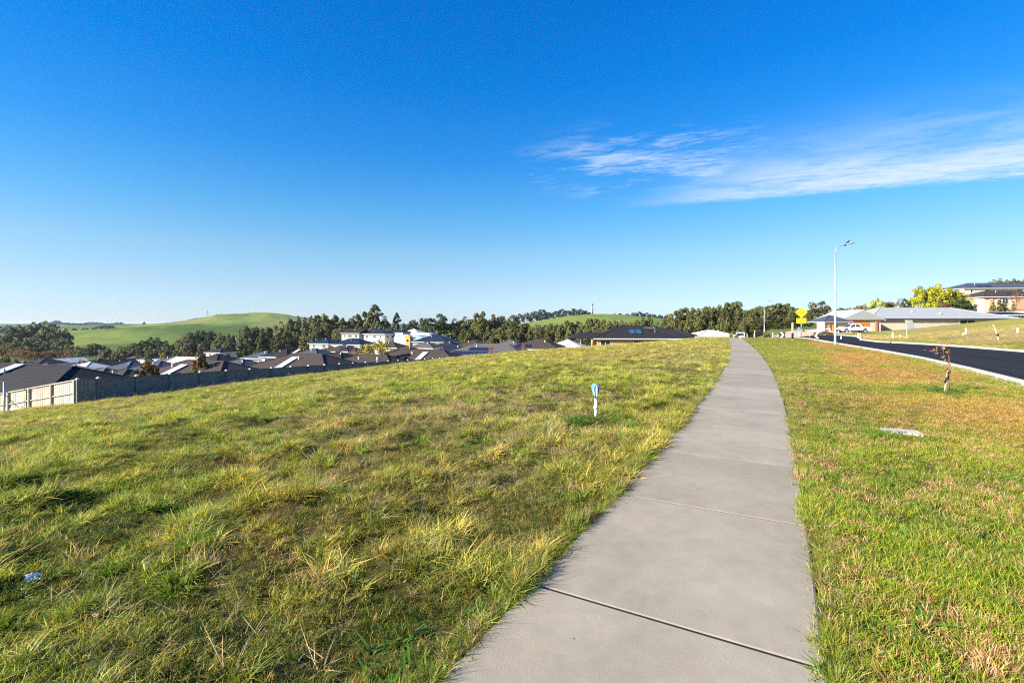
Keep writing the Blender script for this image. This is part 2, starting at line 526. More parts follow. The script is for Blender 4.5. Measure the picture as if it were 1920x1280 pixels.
MAT = dict(
    ground=mat_ground(), blade=mat_blade(), concrete=mat_concrete(), asphalt=mat_asphalt(),
    kerb=simple('kerb_concrete', (0.40, 0.385, 0.36), 0.85, noise=0.15, bump=0.3),
    galv=simple('galvanised', (0.36, 0.37, 0.40), 0.5, 0.5, 0.12, 3.0),
    white=simple('white_paint', (0.78, 0.78, 0.77), 0.45, noise=0.06),
    whitewall=simple('white_render', (0.72, 0.71, 0.68), 0.9, noise=0.06),
    cream=simple('cream_render', (0.62, 0.54, 0.42), 0.9, noise=0.08),
    grey=simple('grey_render', (0.30, 0.31, 0.33), 0.9, noise=0.08),
    bluewall=simple('blue_cladding', (0.22, 0.36, 0.58), 0.7, noise=0.06),
    orange=simple('orange_cladding', (0.72, 0.32, 0.03), 0.7, noise=0.1),
    black=simple('black_paint', (0.015, 0.015, 0.017), 0.5, noise=0.1),
    glass=simple('window_glass', (0.025, 0.035, 0.05), 0.08, noise=0.1, spec=0.6),
    panel=simple('solar_glass', (0.012, 0.020, 0.055), 0.45, noise=0.1, spec=0.25),
    hotwater=simple('collector_glare', (0.40, 0.43, 0.47), 0.3, noise=0.1, spec=0.7),  # pale colour stands in for the sky reflected off the collector
    paling_dark=simple('shaded_paling', (0.16, 0.17, 0.17), 0.9, noise=0.35, scale=4.0, bump=0.4, bscale=20),  # shade of the side turned from the sun, put into the colour
    paling_light=simple('sunlit_paling', (0.40, 0.365, 0.31), 0.9, noise=0.22, scale=4.0, bump=0.3, bscale=20),  # lighter tone paints in the sunlight on this fence
    timber=simple('pale_timber', (0.46, 0.38, 0.27), 0.85, noise=0.2, scale=9.0, bump=0.3),
    redgum=simple('stained_timber', (0.50, 0.17, 0.035), 0.6, noise=0.15),
    bark=simple('bark', (0.11, 0.085, 0.065), 0.95, noise=0.3, scale=3.0),
    barkpale=simple('pale_bark', (0.34, 0.30, 0.25), 0.9, noise=0.3, scale=3.0),
    brick=mat_brick('orange_brick', (0.46, 0.20, 0.105), (0.56, 0.27, 0.15), (0.5, 0.42, 0.34)),
    brickpale=mat_brick('pink_brick', (0.58, 0.40, 0.30), (0.66, 0.47, 0.36), (0.6, 0.52, 0.45)),
    brickred=mat_brick('red_brick', (0.30, 0.075, 0.04), (0.38, 0.11, 0.06), (0.4, 0.3, 0.25)),
    r_black=mat_courses('charcoal_tiles', (0.020, 0.019, 0.022)),
    r_brown=mat_courses('brown_tiles', (0.050, 0.039, 0.035)),
    r_grey=mat_courses('grey_tiles', (0.085, 0.085, 0.09)),
    r_slate=mat_courses('slate_steel', (0.06, 0.07, 0.09), 0.6, 0.5, 0.8),
    r_navy=mat_courses('navy_steel', (0.016, 0.022, 0.040), 0.6, 0.4, 0.8),
    r_pale=mat_courses('pale_steel', (0.31, 0.33, 0.33), 0.6, 0.5, 0.9),
    r_white=mat_courses('white_steel', (0.50, 0.50, 0.48), 0.6, 0.5, 0.9),
    r_blue=mat_courses('blue_steel', (0.05, 0.17, 0.36), 0.6, 0.35, 0.85),
    r_red=mat_courses('terracotta_tiles', (0.40, 0.085, 0.035)),
    yellow=simple('sign_yellow', (0.85, 0.50, 0.01), 0.4, noise=0.04),
    signblue=simple('faded_blue_sign', (0.16, 0.21, 0.33), 0.6, noise=0.1),
    signgreen=simple('dark_green_paint', (0.02, 0.11, 0.08), 0.5, noise=0.05),
    rubber=simple('rubber', (0.02, 0.02, 0.02), 0.8, noise=0.1),
    carwhite=simple('car_paint_white', (0.80, 0.80, 0.80), 0.2, noise=0.02, spec=0.6),
    red=simple('red_lens', (0.45, 0.02, 0.015), 0.3, noise=0.05),
    heater=simple('heater_glass', (0.02, 0.09, 0.17), 0.4, noise=0.1, spec=0.2),
    bluecloth=simple('blue_wrap', (0.10, 0.42, 0.75), 0.6, noise=0.15, scale=14, bump=0.6, bscale=30),
    bluedark=simple('dark_blue_plastic', (0.02, 0.07, 0.38), 0.5, noise=0.1),
    feather=simple('black_feathers', (0.012, 0.012, 0.016), 0.5, noise=0.3, scale=30),
    gravel=simple('pinkish_gravel', (0.42, 0.32, 0.25), 0.95, noise=0.3, scale=4.0, bump=0.6, bscale=12),
    palepath=simple('pale_concrete', (0.44, 0.41, 0.37), 0.9, noise=0.12, bump=0.2),
    twig=simple('reddish_twigs', (0.20, 0.095, 0.055), 0.8, noise=0.3),
    litter=simple('white_plastic_litter', (0.75, 0.78, 0.85), 0.5, noise=0.1),
)

# ------------------------------------------------------------------ ground sheet
KERB_N = np.array([(-8.0, -28.0), (6.75, 0.0), (13.7, 13.0), (16.2, 17.3), (19.1, 22.7), (21.8, 28.5), (24.4, 34.5), (26.6, 39.5), (28.6, 44.0), (32.2, 52), (37.5, 64), (47, 84), (56, 104)])
KERB_F = np.array([(0.5, -32.0), (15.3, -2.0), (22.0, 11.0), (24.9, 17.0), (27.7, 23.0), (30.2, 28.7), (32.2, 34.5), (33.3, 39.5), (33.3, 43.8), (36.2, 50), (44.0, 61), (54, 81), (63, 101)])
def near_x(y): return np.interp(y, KERB_N[:, 1], KERB_N[:, 0])
def far_x(y): return np.interp(y, KERB_F[:, 1], KERB_F[:, 0])


def on_path(x, y, pad=0.0):
    sl = 1.13
    return np.abs(x - path_x(np.clip(y, -5, 82))) < (PATH_W / 2 + pad) * sl


def in_road(x, y, pad=0.0):
    return (x > near_x(y) - pad * 1.13) & (x < far_x(y) + pad * 1.13) & (y < 104)


def zone_cols(x, y):
    """albedo of the soil / turf under the blades, tinted for haze far out"""
    q = -0.866 * x + 0.5 * y; s = 0.5 * x + 0.866 * y; r = np.hypot(x, y)
    n = fbm(x / 2.2, y / 2.2, 41, 4); nb = fbm(x / 11., y / 11., 43, 3)
    soil = np.array([0.075, 0.050, 0.024]); green = np.array([0.070, 0.085, 0.018]); straw = np.array([0.24, 0.185, 0.085])
    orange = np.array([0.26, 0.165, 0.045]); yel = np.array([0.25, 0.24, 0.05]); hillc = np.array([0.135, 0.185, 0.035]); hilld = np.array([0.060, 0.120, 0.020])
    def mixc(a, b, t): return a + (b - a) * t[..., None]
    base = mixc(np.broadcast_to(soil, x.shape + (3,)), green, sstep(n, 0.3, 0.6))
    base = mixc(base, yel, sstep(r, 8, 30) * 0.65)
    base = mixc(base, straw, sstep(nb, 0.5, 0.7) * 0.6 * sstep(q, 2, 6))
    v = sstep(-q, 1.0, 2.5)
    verge = mixc(mixc(np.broadcast_to(green * 1.15, x.shape + (3,)), yel, sstep(r, 4, 14)), orange, orange_mask(x, y))
    base = mixc(base, verge, v)
    bank = mixc(mixc(np.broadcast_to(yel * 1.1, x.shape + (3,)), straw * 1.2, sstep(nb, 0.36, 0.58) * 0.9), green * 1.5, sstep(fbm(x / 14, y / 9, 47, 3), 0.52, 0.66) * 0.7)
    base = mixc(base, bank, sstep(-q, 12.5, 14))
    far = mixc(np.broadcast_to(hillc, x.shape + (3,)), hilld * 0.85, sstep(fbm(x / 200., y / 230., 61, 4), 0.40, 0.60))
    far = mixc(far, np.array([0.22, 0.21, 0.07]), sstep(fbm(x / 120., y / 160., 67, 4), 0.56, 0.72) * 0.6)
    far = mixc(far, np.array([0.05, 0.085, 0.05]), sstep(r, 2600, 5200) * 0.75)  # blue green of distance haze mixed into the land colour
    base = mixc(base, mixc(far, np.array([0.11, 0.15, 0.04]), 1 - sstep(r, 150, 330)), sstep(r, 85, 190))
    return base


def orange_mask(x, y):
    q = -0.866 * x + 0.5 * y
    m = np.zeros_like(x)
    n = fbm(x / 2.6, y / 2.6, 77, 4)
    strip = sstep(-q, 0.6, 2.0) * (1 - sstep(-q, 4.0, 5.4))
    m = strip * sstep(y, 9, 16) * (1 - sstep(y, 38, 60) * 0.5) * sstep(n, 0.26, 0.48)
    m = np.maximum(m, gauss(x, y, 9.4, 8.2, 2.4, 2.2) * sstep(n, 0.28, 0.46))
    m = np.maximum(m, 0.5 * gauss(x, y, 8.0, 5.6, 1.5, 1.0))
    return np.clip(m, 0, 1)


def build_ground():
    az = np.concatenate([np.linspace(-58, 58, 470), np.arange(61, 300, 3.5)])
    az = np.radians(az)
    rr = np.concatenate([[0.35], np.geomspace(0.8, 22000, 440)])
    A, RR = np.meshgrid(az, rr)
    x = RR * np.sin(A); y = RR * np.cos(A)
    z = T(x, y)
    road = in_road(x, y, 0.6)
    z = np.where(road, z - 0.08, z)
    na, nr = len(az), len(rr)
    idx = np.arange(na * nr).reshape(nr, na)
    a = idx[:-1, :]; b = idx[1:, :]
    a2 = np.roll(a, -1, 1); b2 = np.roll(b, -1, 1)
    f = np.stack([a, a2, b2, b], -1).reshape(-1, 4)[:, ::-1]
    v = np.stack([x, y, z], -1).reshape(-1, 3)
    c = zone_cols(x, y).reshape(-1, 3)
    ci = len(v)
    v = np.vstack([v, [[0, 0, tz(0, 0)]]]); c = np.vstack([c, c[:1]])
    # centre fan as quads (degenerate-free: pair up spokes)
    fan = []
    ring = list(idx[0]) + [idx[0][0]]
    for k in range(0, len(ring) - 2, 2):
        fan.append((ci, ring[k], ring[k + 1], ring[k + 2]))
    f = np.vstack([f, np.array(fan)[:, ::-1]])
    me = mesh_np('ground', v, f, MAT['ground'], True, c)
    o = link('ground', me)
    tag(o, kind='structure')


build_ground()


# ------------------------------------------------------------------ footpath slabs
def build_path():
    root = empty('footpath')
    tag(root, 'pale grey broomed concrete footpath curving over the crest', kind='structure')
    ys = np.linspace(-4, 82, 3000)
    xs = path_x(ys)
    arc = np.concatenate([[0], np.cumsum(np.hypot(np.diff(xs), np.diff(ys)))])
    s0 = np.interp(2.58, ys, arc)
    sp = 1.79
    joints = [s0 + sp * k for k in range(-3, 44)]
    r_ = random.Random(3)
    for k in range(len(joints) - 1):
        a, b = joints[k], joints[k + 1]
        if b > arc[-1]: break
        gap = 0.012 if k != 3 and k != 2 else 0.018
        if k == 2: gap_b = 0.017
        lift = r_.uniform(-0.003, 0.003) + 0.022
        ns = 7
        prof = [(-PATH_W / 2, -0.06), (-PATH_W / 2, -0.006), (-PATH_W / 2 + 0.012, 0.0)] + [(-PATH_W / 2 + PATH_W * t / 6, 0.0) for t in range(1, 6)] + [(PATH_W / 2 - 0.012, 0.0), (PATH_W / 2, -0.006), (PATH_W / 2, -0.06)]
        cuts = [a + gap / 2, a + gap / 2 + 0.007] + [a + (b - a) * t / ns for t in range(1, ns)] + [b - gap / 2 - 0.007, b - gap / 2]
        vs = []
        for ci, sa in enumerate(cuts):
            y0 = np.interp(sa, arc, ys); x0 = float(path_x(y0))
            dx = float(path_x(y0 + 0.05) - path_x(y0 - 0.05)); dy = 0.1
            L = math.hypot(dx, dy); tx, ty = dx / L, dy / L
            for (o_, h) in prof:
                drop = 0.0025 if ci in (0, len(cuts) - 1) else 0.0
                px, py = x0 + ty * o_, y0 - tx * o_
                vs.append((px, py, tz(px, py) * 0 + float(T(x0, y0)) + lift + h - (drop if h > -0.05 else 0)))
        n = len(prof); fs = []
        for i in range(len(cuts) - 1):
            for j in range(n - 1):
                fs.append((i * n + j, i * n + j + 1, (i + 1) * n + j + 1, (i + 1) * n + j))
        fs.append(tuple(range(n))); fs.append(tuple((len(cuts) - 1) * n + j for j in range(n))[::-1])
        MB().add(vs, fs).build('slab', MAT['concrete'], root)
        y0 = float(np.interp(b, arc, ys)); x0 = float(path_x(y0)); dx = float(path_x(y0 + 0.05) - path_x(y0 - 0.05)) / 0.1
        MB().box((x0, y0, tz(x0, y0) - 0.0075), (PATH_W - 0.01, 0.03, 0.05), -math.atan(dx)).build('joint_filler', MAT['black'], root)


build_path()


# ------------------------------------------------------------------ road and kerbs
def sheet_between(xa, xb, ys, name, mat, dz, cols=8):
    vs = []; fs = []
    for y in ys:
        for k in range(cols + 1):
            x = xa(y) + (xb(y) - xa(y)) * k / cols
            crown = 0.05 * (1 - (2 * k / cols - 1) ** 2)
            vs.append((x, y, tz(x, y) + dz + crown))
    n = cols + 1
    for i in range(len(ys) - 1):
        for k in range(cols):
            fs.append((i * n + k, i * n + k + 1, (i + 1) * n + k + 1, (i + 1) * n + k))
    o = MB().add(vs, fs).build(name, mat)
    return tag(o, kind='structure')


def kerb(xf, ys, name, w=0.23, side=1):
    vs = []; fs = []
    prof = [(-0.02, -0.1), (-0.02, 0.075), (0.0, 0.09), (0.13, 0.09), (0.15, 0.07), (0.17, 0.0), (w, -0.012), (w, -0.1)]
    for y in ys:
        for (o_, h) in prof:
            x = xf(y) + side * o_ * 1.13
            vs.append((x, y, tz(x, y) + h))
    n = len(prof)
    for i in range(len(ys) - 1):
        for j in range(n - 1):
            fs.append((i * n + j, i * n + j + 1, (i + 1) * n + j + 1, (i + 1) * n + j))
    fs.append(tuple(range(n))); fs.append(tuple((len(ys) - 1) * n + j for j in range(n)))
    return tag(MB().add(vs, fs).build(name, MAT['kerb']), kind='structure')


_ys = np.concatenate([np.arange(-26, 60, 0.8), np.arange(60, 100, 2.0)])
sheet_between(lambda y: float(near_x(y)) + 0.2, lambda y: float(far_x(y)) - 0.2, _ys, 'road', MAT['asphalt'], -0.022)
kerb(lambda y: float(near_x(y)), _ys, 'kerb', side=1)
kerb(lambda y: float(far_x(y)), _ys, 'kerb', side=-1)


# ------------------------------------------------------------------ grass tufts
tufts = bpy.data.collections.new('tuft_kinds')


def tuft_mesh(name, n, spread, hmin, hmax, wid, lean, seed, seg=3, dry=0.12, broad=False):
    g = np.random.default_rng(seed)
    V = []; Fq = []; C = []
    for b in range(n):
        ang = g.uniform(0, 2 * math.pi); rad = spread * math.sqrt(g.uniform())
        bx, by = rad * math.cos(ang), rad * math.sin(ang)
        h = g.uniform(hmin, hmax) * (1.0 - 0.3 * rad / max(spread, 1e-6))
        la = ang + g.normal(0, 0.9); ln = abs(g.normal(lean, lean * 0.5))
        w = wid * g.uniform(0.7, 1.3)
        fa = g.uniform(0, 2 * math.pi)
        sx, sy = math.cos(fa), math.sin(fa)
        c = g.uniform(0.45, 1.5)
        cc = np.array([c * g.uniform(0.85, 1.2), c, c * g.uniform(0.6, 1.1)])
        if g.uniform() < dry:
            cc = np.array([c * 2.0, c * 1.25, c * 1.6])
        base = len(V)
        for k in range(seg + 1):
            t = k / seg
            zz = h * (t - 0.25 * ln * t * t); off = h * ln * t * t
            ww = w * ((1 - t) ** 0.6 if not broad else math.sin(math.pi * min(0.97, t * 0.85 + 0.12)))
            if k == seg: ww = max(ww, 0.08 * w)
            x = bx + off * math.cos(la); y = by + off * math.sin(la)
            V += [(x - sx * ww / 2, y - sy * ww / 2, zz), (x + sx * ww / 2, y + sy * ww / 2, zz)]
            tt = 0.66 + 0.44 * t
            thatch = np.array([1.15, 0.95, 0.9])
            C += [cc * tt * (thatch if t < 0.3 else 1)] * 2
        for k in range(seg):
            Fq.append((base + 2 * k, base + 2 * k + 1, base + 2 * k + 3, base + 2 * k + 2))
    me = mesh_np(name, V, Fq, MAT['blade'], True, np.array(C))
    o = bpy.data.objects.new(name, me)
    tufts.objects.link(o)
    return o


# 0-3 field grass, 4-5 straw, 6-8 mown verge, 9 broad weed, 10-11 tall seed stalks
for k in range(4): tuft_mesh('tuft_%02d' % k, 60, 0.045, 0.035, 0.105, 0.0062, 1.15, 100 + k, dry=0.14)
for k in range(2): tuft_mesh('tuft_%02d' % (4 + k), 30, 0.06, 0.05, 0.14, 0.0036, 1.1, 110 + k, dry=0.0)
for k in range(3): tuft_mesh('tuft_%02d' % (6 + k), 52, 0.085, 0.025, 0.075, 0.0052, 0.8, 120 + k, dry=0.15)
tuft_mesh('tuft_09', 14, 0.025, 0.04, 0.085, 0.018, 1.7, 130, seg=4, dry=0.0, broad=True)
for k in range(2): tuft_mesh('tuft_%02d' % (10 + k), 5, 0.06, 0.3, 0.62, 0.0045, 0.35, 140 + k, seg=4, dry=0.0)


def scatter_group():
    ng = bpy.data.node_groups.new('scatter', 'GeometryNodeTree')
    ng.interface.new_socket('Geometry', in_out='INPUT', socket_type='NodeSocketGeometry')
    ng.interface.new_socket('Geometry', in_out='OUTPUT', socket_type='NodeSocketGeometry')
    N = ng.nodes; L = ng.links
    gi = N.new('NodeGroupInput'); go = N.new('NodeGroupOutput')
    ci = N.new('GeometryNodeCollectionInfo')
    ci.inputs['Collection'].default_value = tufts
    ci.inputs['Separate Children'].default_value = True
    ci.inputs['Reset Children'].default_value = True
    ip = N.new('GeometryNodeInstanceOnPoints')
    ip.inputs['Pick Instance'].default_value = True

    def at(name, dt):
        a = N.new('GeometryNodeInputNamedAttribute'); a.data_type = dt; a.inputs['Name'].default_value = name
        return a.outputs['Attribute']
    L.new(gi.outputs[0], ip.inputs['Points'])
    L.new(ci.outputs[0], ip.inputs['Instance'])
    L.new(at('idx', 'INT'), ip.inputs['Instance Index'])
    L.new(at('rot', 'FLOAT_VECTOR'), ip.inputs['Rotation'])
    L.new(at('scl', 'FLOAT_VECTOR'), ip.inputs['Scale'])
    L.new(ip.outputs[0], go.inputs[0])
    return ng


SCATTER = scatter_group()


def scatter(name, label, cat, x, y, idx, scl, tint, tilt=0.18, lift=0.0):
    n = len(x)
    me = bpy.data.meshes.new(name)
    me.vertices.add(n)
    z = T(x, y) - 0.004 + lift
    me.vertices.foreach_set('co', np.stack([x, y, z], -1).astype(np.float32).ravel())
    g = np.random.default_rng(n)
    rot = np.stack([g.normal(0, tilt, n), g.normal(0, tilt, n), g.uniform(0, 6.283, n)], -1)
    for nm, ty, arr in (('rot', 'FLOAT_VECTOR', rot), ('scl', 'FLOAT_VECTOR', scl)):
        a = me.attributes.new(nm, ty, 'POINT'); a.data.foreach_set('vector', np.asarray(arr, np.float32).ravel())
    a = me.attributes.new('idx', 'INT', 'POINT'); a.data.foreach_set('value', np.asarray(idx, np.int32))
    a = me.attributes.new('tint', 'FLOAT_COLOR', 'POINT')
    c4 = np.ones((n, 4), np.float32); c4[:, :3] = tint
    a.data.foreach_set('color', c4.ravel())
    me.update()
    o = link(name, me)
    md = o.modifiers.new('scatter', 'NODES'); md.node_group = SCATTER
    tag(o, label, cat, kind='stuff')
    return o


def polar_pts(bands, a0=-56, a1=56):
    X = []; Y = []
    for (r0, r1, dens) in bands:
        area = math.radians(a1 - a0) / 2 * (r1 * r1 - r0 * r0)
        n = int(area * dens)
        r = np.sqrt(rng.uniform(r0 * r0, r1 * r1, n)); a = np.radians(rng.uniform(a0, a1, n))
        X.append(r * np.sin(a)); Y.append(r * np.cos(a))
    return np.concatenate(X), np.concatenate(Y)


GREEN = np.array([0.120, 0.205, 0.026]); LIME = np.array([0.305, 0.350, 0.075]); STRAW = np.array([0.52, 0.42, 0.25])
ORNG = np.array([0.46, 0.325, 0.095]); DEEP = np.array([0.055, 0.135, 0.018]); YELL = np.array([0.46, 0.42, 0.06])


def mixa(a, b, t): return a + (b - a) * np.asarray(t)[:, None]


def build_grass():
    bands = [(0.9, 5, 210), (5, 10, 140), (10, 18, 75), (18, 32, 38), (32, 50, 18), (50, 90, 8)]
    x, y = polar_pts(bands)
    q = -0.866 * x + 0.5 * y; r = np.hypot(x, y)
    px = path_x(np.clip(y, -5, 82))
    # ---- field, left of the path: a low sward, tussocks standing out of it, dead straw patches
    L = (x < px) & ~on_path(x, y, 0.0)
    fx, fy = x[L], y[L]
    n1 = fbm(fx / 0.62, fy / 0.62, 201, 3); n2 = fbm(fx / 2.6, fy / 2.6, 203, 3); n3 = fbm(fx / 9, fy / 9, 205, 2); n4 = fbm(fx / 0.35, fy / 0.35, 207, 2)
    fr = np.hypot(fx, fy); fq = -0.866 * fx + 0.5 * fy; n = len(fx)
    u = rng.uniform(size=n)
    straw_p = np.clip(0.17 + 2.2 * (n2 - 0.5) + 0.8 * (n3 - 0.45), 0.04, 0.65)
    tall = n1 > (0.47 + 0.08 * rng.normal(size=n))
    idx = np.where(tall, rng.integers(0, 4, n), rng.integers(6, 9, n))
    st = u < straw_p
    idx = np.where(st, rng.integers(4, 6, n), idx)
    weed = (rng.uniform(size=n) < 0.10 * sstep(fbm(fx / 1.6, fy / 1.6, 211, 2), 0.58, 0.7) * (fr < 16))
    idx = np.where(weed, 9, idx)
    big = np.clip(0.6 + 4.8 * (n1 - 0.44), 0.35, 1.9)
    grow = 1.0 + 0.35 * sstep(fr, 12, 40) + 0.5 * sstep(fr, 40, 70)
    sh = big * rng.uniform(0.7, 1.3, n) * (1 + 0.25 * sstep(fq, 16, 30))
    sh = np.where(~tall & ~st, np.maximum(sh, 0.75) * 1.15, sh)
    sw = (0.85 + 0.3 * big) * rng.uniform(0.85, 1.25, n) * grow
    scl = np.stack([sw, sw, sh], -1)
    tint = mixa(np.broadcast_to(GREEN, (n, 3)), LIME, np.clip(0.42 + 2.3 * (n4 - 0.5) + rng.normal(0, 0.25, n) + 0.35 * sstep(fr, 10, 40) + 0.5 * (n1 - 0.5), 0, 1))
    tint = mixa(tint, ORNG, np.clip(0.45 * rng.uniform(size=n) ** 3 + 0.35 * sstep(n3, 0.52, 0.7) * rng.uniform(size=n), 0, 0.6))
    tint = tint * (0.62 + 0.56 * sstep(n1, 0.30, 0.62))[:, None] * rng.uniform(0.65, 1.55, n)[:, None] * (1 + 0.22 * sstep(fr, 6, 22))[:, None]  # low sward tinted darker, painting the shade between tussocks
    tint = np.where(st[:, None], STRAW * rng.uniform(0.55, 1.15, n)[:, None], tint)
    tint = mixa(tint, np.array([0.52, 0.43, 0.16]), 0.40 * sstep(fr, 14, 45) * rng.uniform(0, 1, n))
    tint = np.where(weed[:, None], DEEP * 1.3, tint)
    lush = sstep(fq, 20, 27) * (1 - sstep(fq, 33, 37))
    tint = mixa(tint, np.array([0.14, 0.30, 0.05]), 0.35 * lush * (fr > 14) * ~st)
    scatter('grass', 'rough tufted green and straw grass across the sloping field', 'grass', fx, fy, idx, scl, tint, 0.28)
    # tussocks
    tx, ty = polar_pts([(1.2, 8, 5.0), (8, 20, 3.0), (20, 45, 1.4)], -56, 35)
    k = (tx < path_x(np.clip(ty, -5, 82)) - 1.1) & (fbm(tx / 1.5, ty / 1.5, 221, 2) > 0.42)
    tx, ty = tx[k], ty[k]; m_ = len(tx)
    rep = 5
    X = np.repeat(tx, rep) + rng.normal(0, 0.055, m_ * rep); Y = np.repeat(ty, rep) + rng.normal(0, 0.055, m_ * rep)
    sz = np.repeat(rng.uniform(0.8, 1.5, m_), rep) * rng.uniform(0.8, 1.2, m_ * rep)
    base = mixa(np.broadcast_to(GREEN * 1.05, (m_, 3)), LIME, rng.uniform(0, 1, m_)); dry_ = rng.uniform(size=m_) < 0.14
    base = np.where(dry_[:, None], STRAW * 0.95, base)
    scatter('tussock_grass', 'taller tussocks standing out of the field sward', 'grass', X, Y, np.where(np.repeat(dry_, rep), rng.integers(4, 6, m_ * rep), rng.integers(0, 4, m_ * rep)), np.stack([sz, sz, sz], -1), np.repeat(base, rep, 0) * rng.uniform(0.85, 1.5, m_ * rep)[:, None], 0.35)
    # both edges of the footpath, blades leaning over the concrete
    ey = np.concatenate([rng.uniform(-1, 9, 2600), rng.uniform(9, 30, 3200), rng.uniform(30, 60, 1500)])
    side = rng.choice([-1, 1], len(ey))
    off = PATH_W / 2 + np.abs(rng.normal(0.0, 0.06, len(ey))) + 0.045
    off = off - 0.05 * sstep(fbm(ey * 1.7, side * 9.0, 231, 2), 0.55, 0.7)
    ex_ = path_x(ey) + side * off * 1.13
    hs = np.where(side < 0, 1.15, 0.65) * rng.uniform(0.5, 1.3, len(ey)) * np.clip(2.4 * fbm(ey * 2.6, side * 5.0, 233, 2) - 0.25, 0.3, 2)
    et = mixa(np.broadcast_to(GREEN, (len(ey), 3)), LIME, rng.uniform(0, 1, len(ey)))
    et = np.where((rng.uniform(size=len(ey)) < 0.22)[:, None], STRAW * 0.8, et)
    w_ = 0.8 + 0.5 * sstep(ey, 10, 40)
    scatter('edge_grass', 'uneven fringe of grass along both edges of the footpath', 'grass', ex_, ey, rng.integers(0, 4, len(ey)), np.stack([w_, w_, hs], -1), et, 0.35)
    # ---- verge between path and road, and the bank beyond it
    Rm = (x > px) & ~on_path(x, y, 0.0) & ~in_road(x, y, 0.02)
    vx, vy = x[Rm], y[Rm]
    near = vx < near_x(vy)
    vr = np.hypot(vx, vy)
    # mown lawn: extra density close in
    ex, ey = polar_pts([(1.2, 5, 130), (5, 9, 80), (9, 18, 30)], 10, 56)
    m2 = (ex > path_x(ey)) & ~on_path(ex, ey, 0.0) & (ex < near_x(ey))
    vx = np.concatenate([vx, ex[m2]]); vy = np.concatenate([vy, ey[m2]])
    near = vx < near_x(vy)
    n = len(vx); vr = np.hypot(vx, vy); vq = -0.866 * vx + 0.5 * vy
    n1 = fbm(vx / 0.6, vy / 0.6, 301, 3); n2 = fbm(vx / 2.0, vy / 2.0, 303, 3); n3 = fbm(vx / 7, vy / 5, 305, 3)
    idx = rng.integers(6, 9, n)
    u = rng.uniform(size=n)
    idx = np.where(~near & (u < 0.6), rng.integers(0, 4, n), idx)
    idx = np.where(~near & (u < 0.42), rng.integers(4, 6, n), idx)
    weed = near & (u < 0.02) & (vr < 9)
    idx = np.where(weed, 9, idx)
    big = np.clip(0.5 + 1.5 * (n1 - 0.2), 0.6, 1.6)
    grow = 1.0 + 0.5 * sstep(vr, 12, 40) + 0.6 * sstep(vr, 40, 70)
    edge = np.abs(vx - path_x(np.clip(vy, -5, 82))) / 1.13 - PATH_W / 2
    hgt = big * rng.uniform(0.7, 1.25, n) * (1 + 0.55 * (1 - sstep(edge, 0.05, 0.5)) * (vr < 8))
    hgt = np.where(near, hgt, hgt * 0.8)
    hgt = hgt * (1 - 0.35 * sstep(vr, 25, 60))
    scl = np.stack([grow * rng.uniform(0.85, 1.25, n), grow * rng.uniform(0.85, 1.25, n), hgt], -1)
    tint = mixa(np.broadcast_to(GREEN * 1.35, (n, 3)), np.array([0.275, 0.375, 0.035]), np.clip(0.52 + 2.4 * (n2 - 0.5) + rng.normal(0, 0.2, n) + 0.25 * sstep(vr, 6, 20), 0, 1))
    om = orange_mask(vx, vy)
    tint = mixa(tint, ORNG, np.clip(om * 0.95 + rng.normal(0, 0.12, n), 0, 1) * near)
    dryp = (rng.uniform(size=n) < 0.10 + 0.3 * sstep(n1, 0.3, 0.1) + 0.22 * sstep(fbm(vx / 1.1, vy / 1.1, 309, 2), 0.55, 0.7))
    tint = np.where((dryp & near)[:, None], np.array([0.55, 0.40, 0.21]) * rng.uniform(0.7, 1.1, n)[:, None], tint)
    bank_t = 1.15 * mixa(mixa(np.broadcast_to(YELL, (n, 3)), STRAW * 1.25, sstep(n3, 0.32, 0.52)), GREEN * 1.7, sstep(fbm(vx / 12, vy / 8, 47, 3), 0.55, 0.68) * 0.6)
    tint = np.where(near[:, None], tint, bank_t * rng.uniform(0.8, 1.15, n)[:, None])
    tint = np.where(weed[:, None], DEEP * 1.3, tint)
    scatter('lawn_grass', 'short mown verge and bank grass with orange dormant patches', 'grass', vx[near], vy[near], idx[near], scl[near], tint[near])
    f = ~near
    scatter('bank_grass', 'yellow and straw coloured grass on the bank across the road', 'grass', vx[f], vy[f], idx[f], scl[f], tint[f])
    # ---- tall dry seed stalks, thick along the brow of the slope
    sx, sy = polar_pts([(3, 12, 1.3), (12, 24, 1.0), (24, 60, 1.3)], -56, 30)
    sq = -0.866 * sx + 0.5 * sy; sr = np.hypot(sx, sy)
    pr = np.where(sr < 20, 0.28, 0.12) * sstep(fbm(sx / 2.5, sy / 2.5, 401, 2), 0.4, 0.6) + 1.0 * sstep(sq, 22, 27) * (1 - sstep(sq, 34, 38)) * sstep(fbm(sx / 3, sy / 3, 403, 2), 0.3, 0.55)
    k = (rng.uniform(size=len(sx)) < pr) & (sx < path_x(np.clip(sy, -5, 82)) - 1.8)
    sx, sy = sx[k], sy[k]; n = len(sx); sr = np.hypot(sx, sy)
    g = 1 + 0.8 * sstep(sr, 12, 40)
    h = rng.uniform(0.5, 1.15, n) * np.where(sr < 18, 0.75, 1.0)
    scl = np.stack([g, g, h], -1)
    tint = np.where((rng.uniform(size=n) < 0.4)[:, None], np.array([0.26, 0.15, 0.08]), np.array([0.45, 0.36, 0.20])) * rng.uniform(0.8, 1.2, n)[:, None]
    scatter('dry_stalks', 'tall dry seed stalks standing above the field grass', 'dry grass', sx, sy, rng.integers(10, 12, n), scl, tint, 0.12)


build_grass()
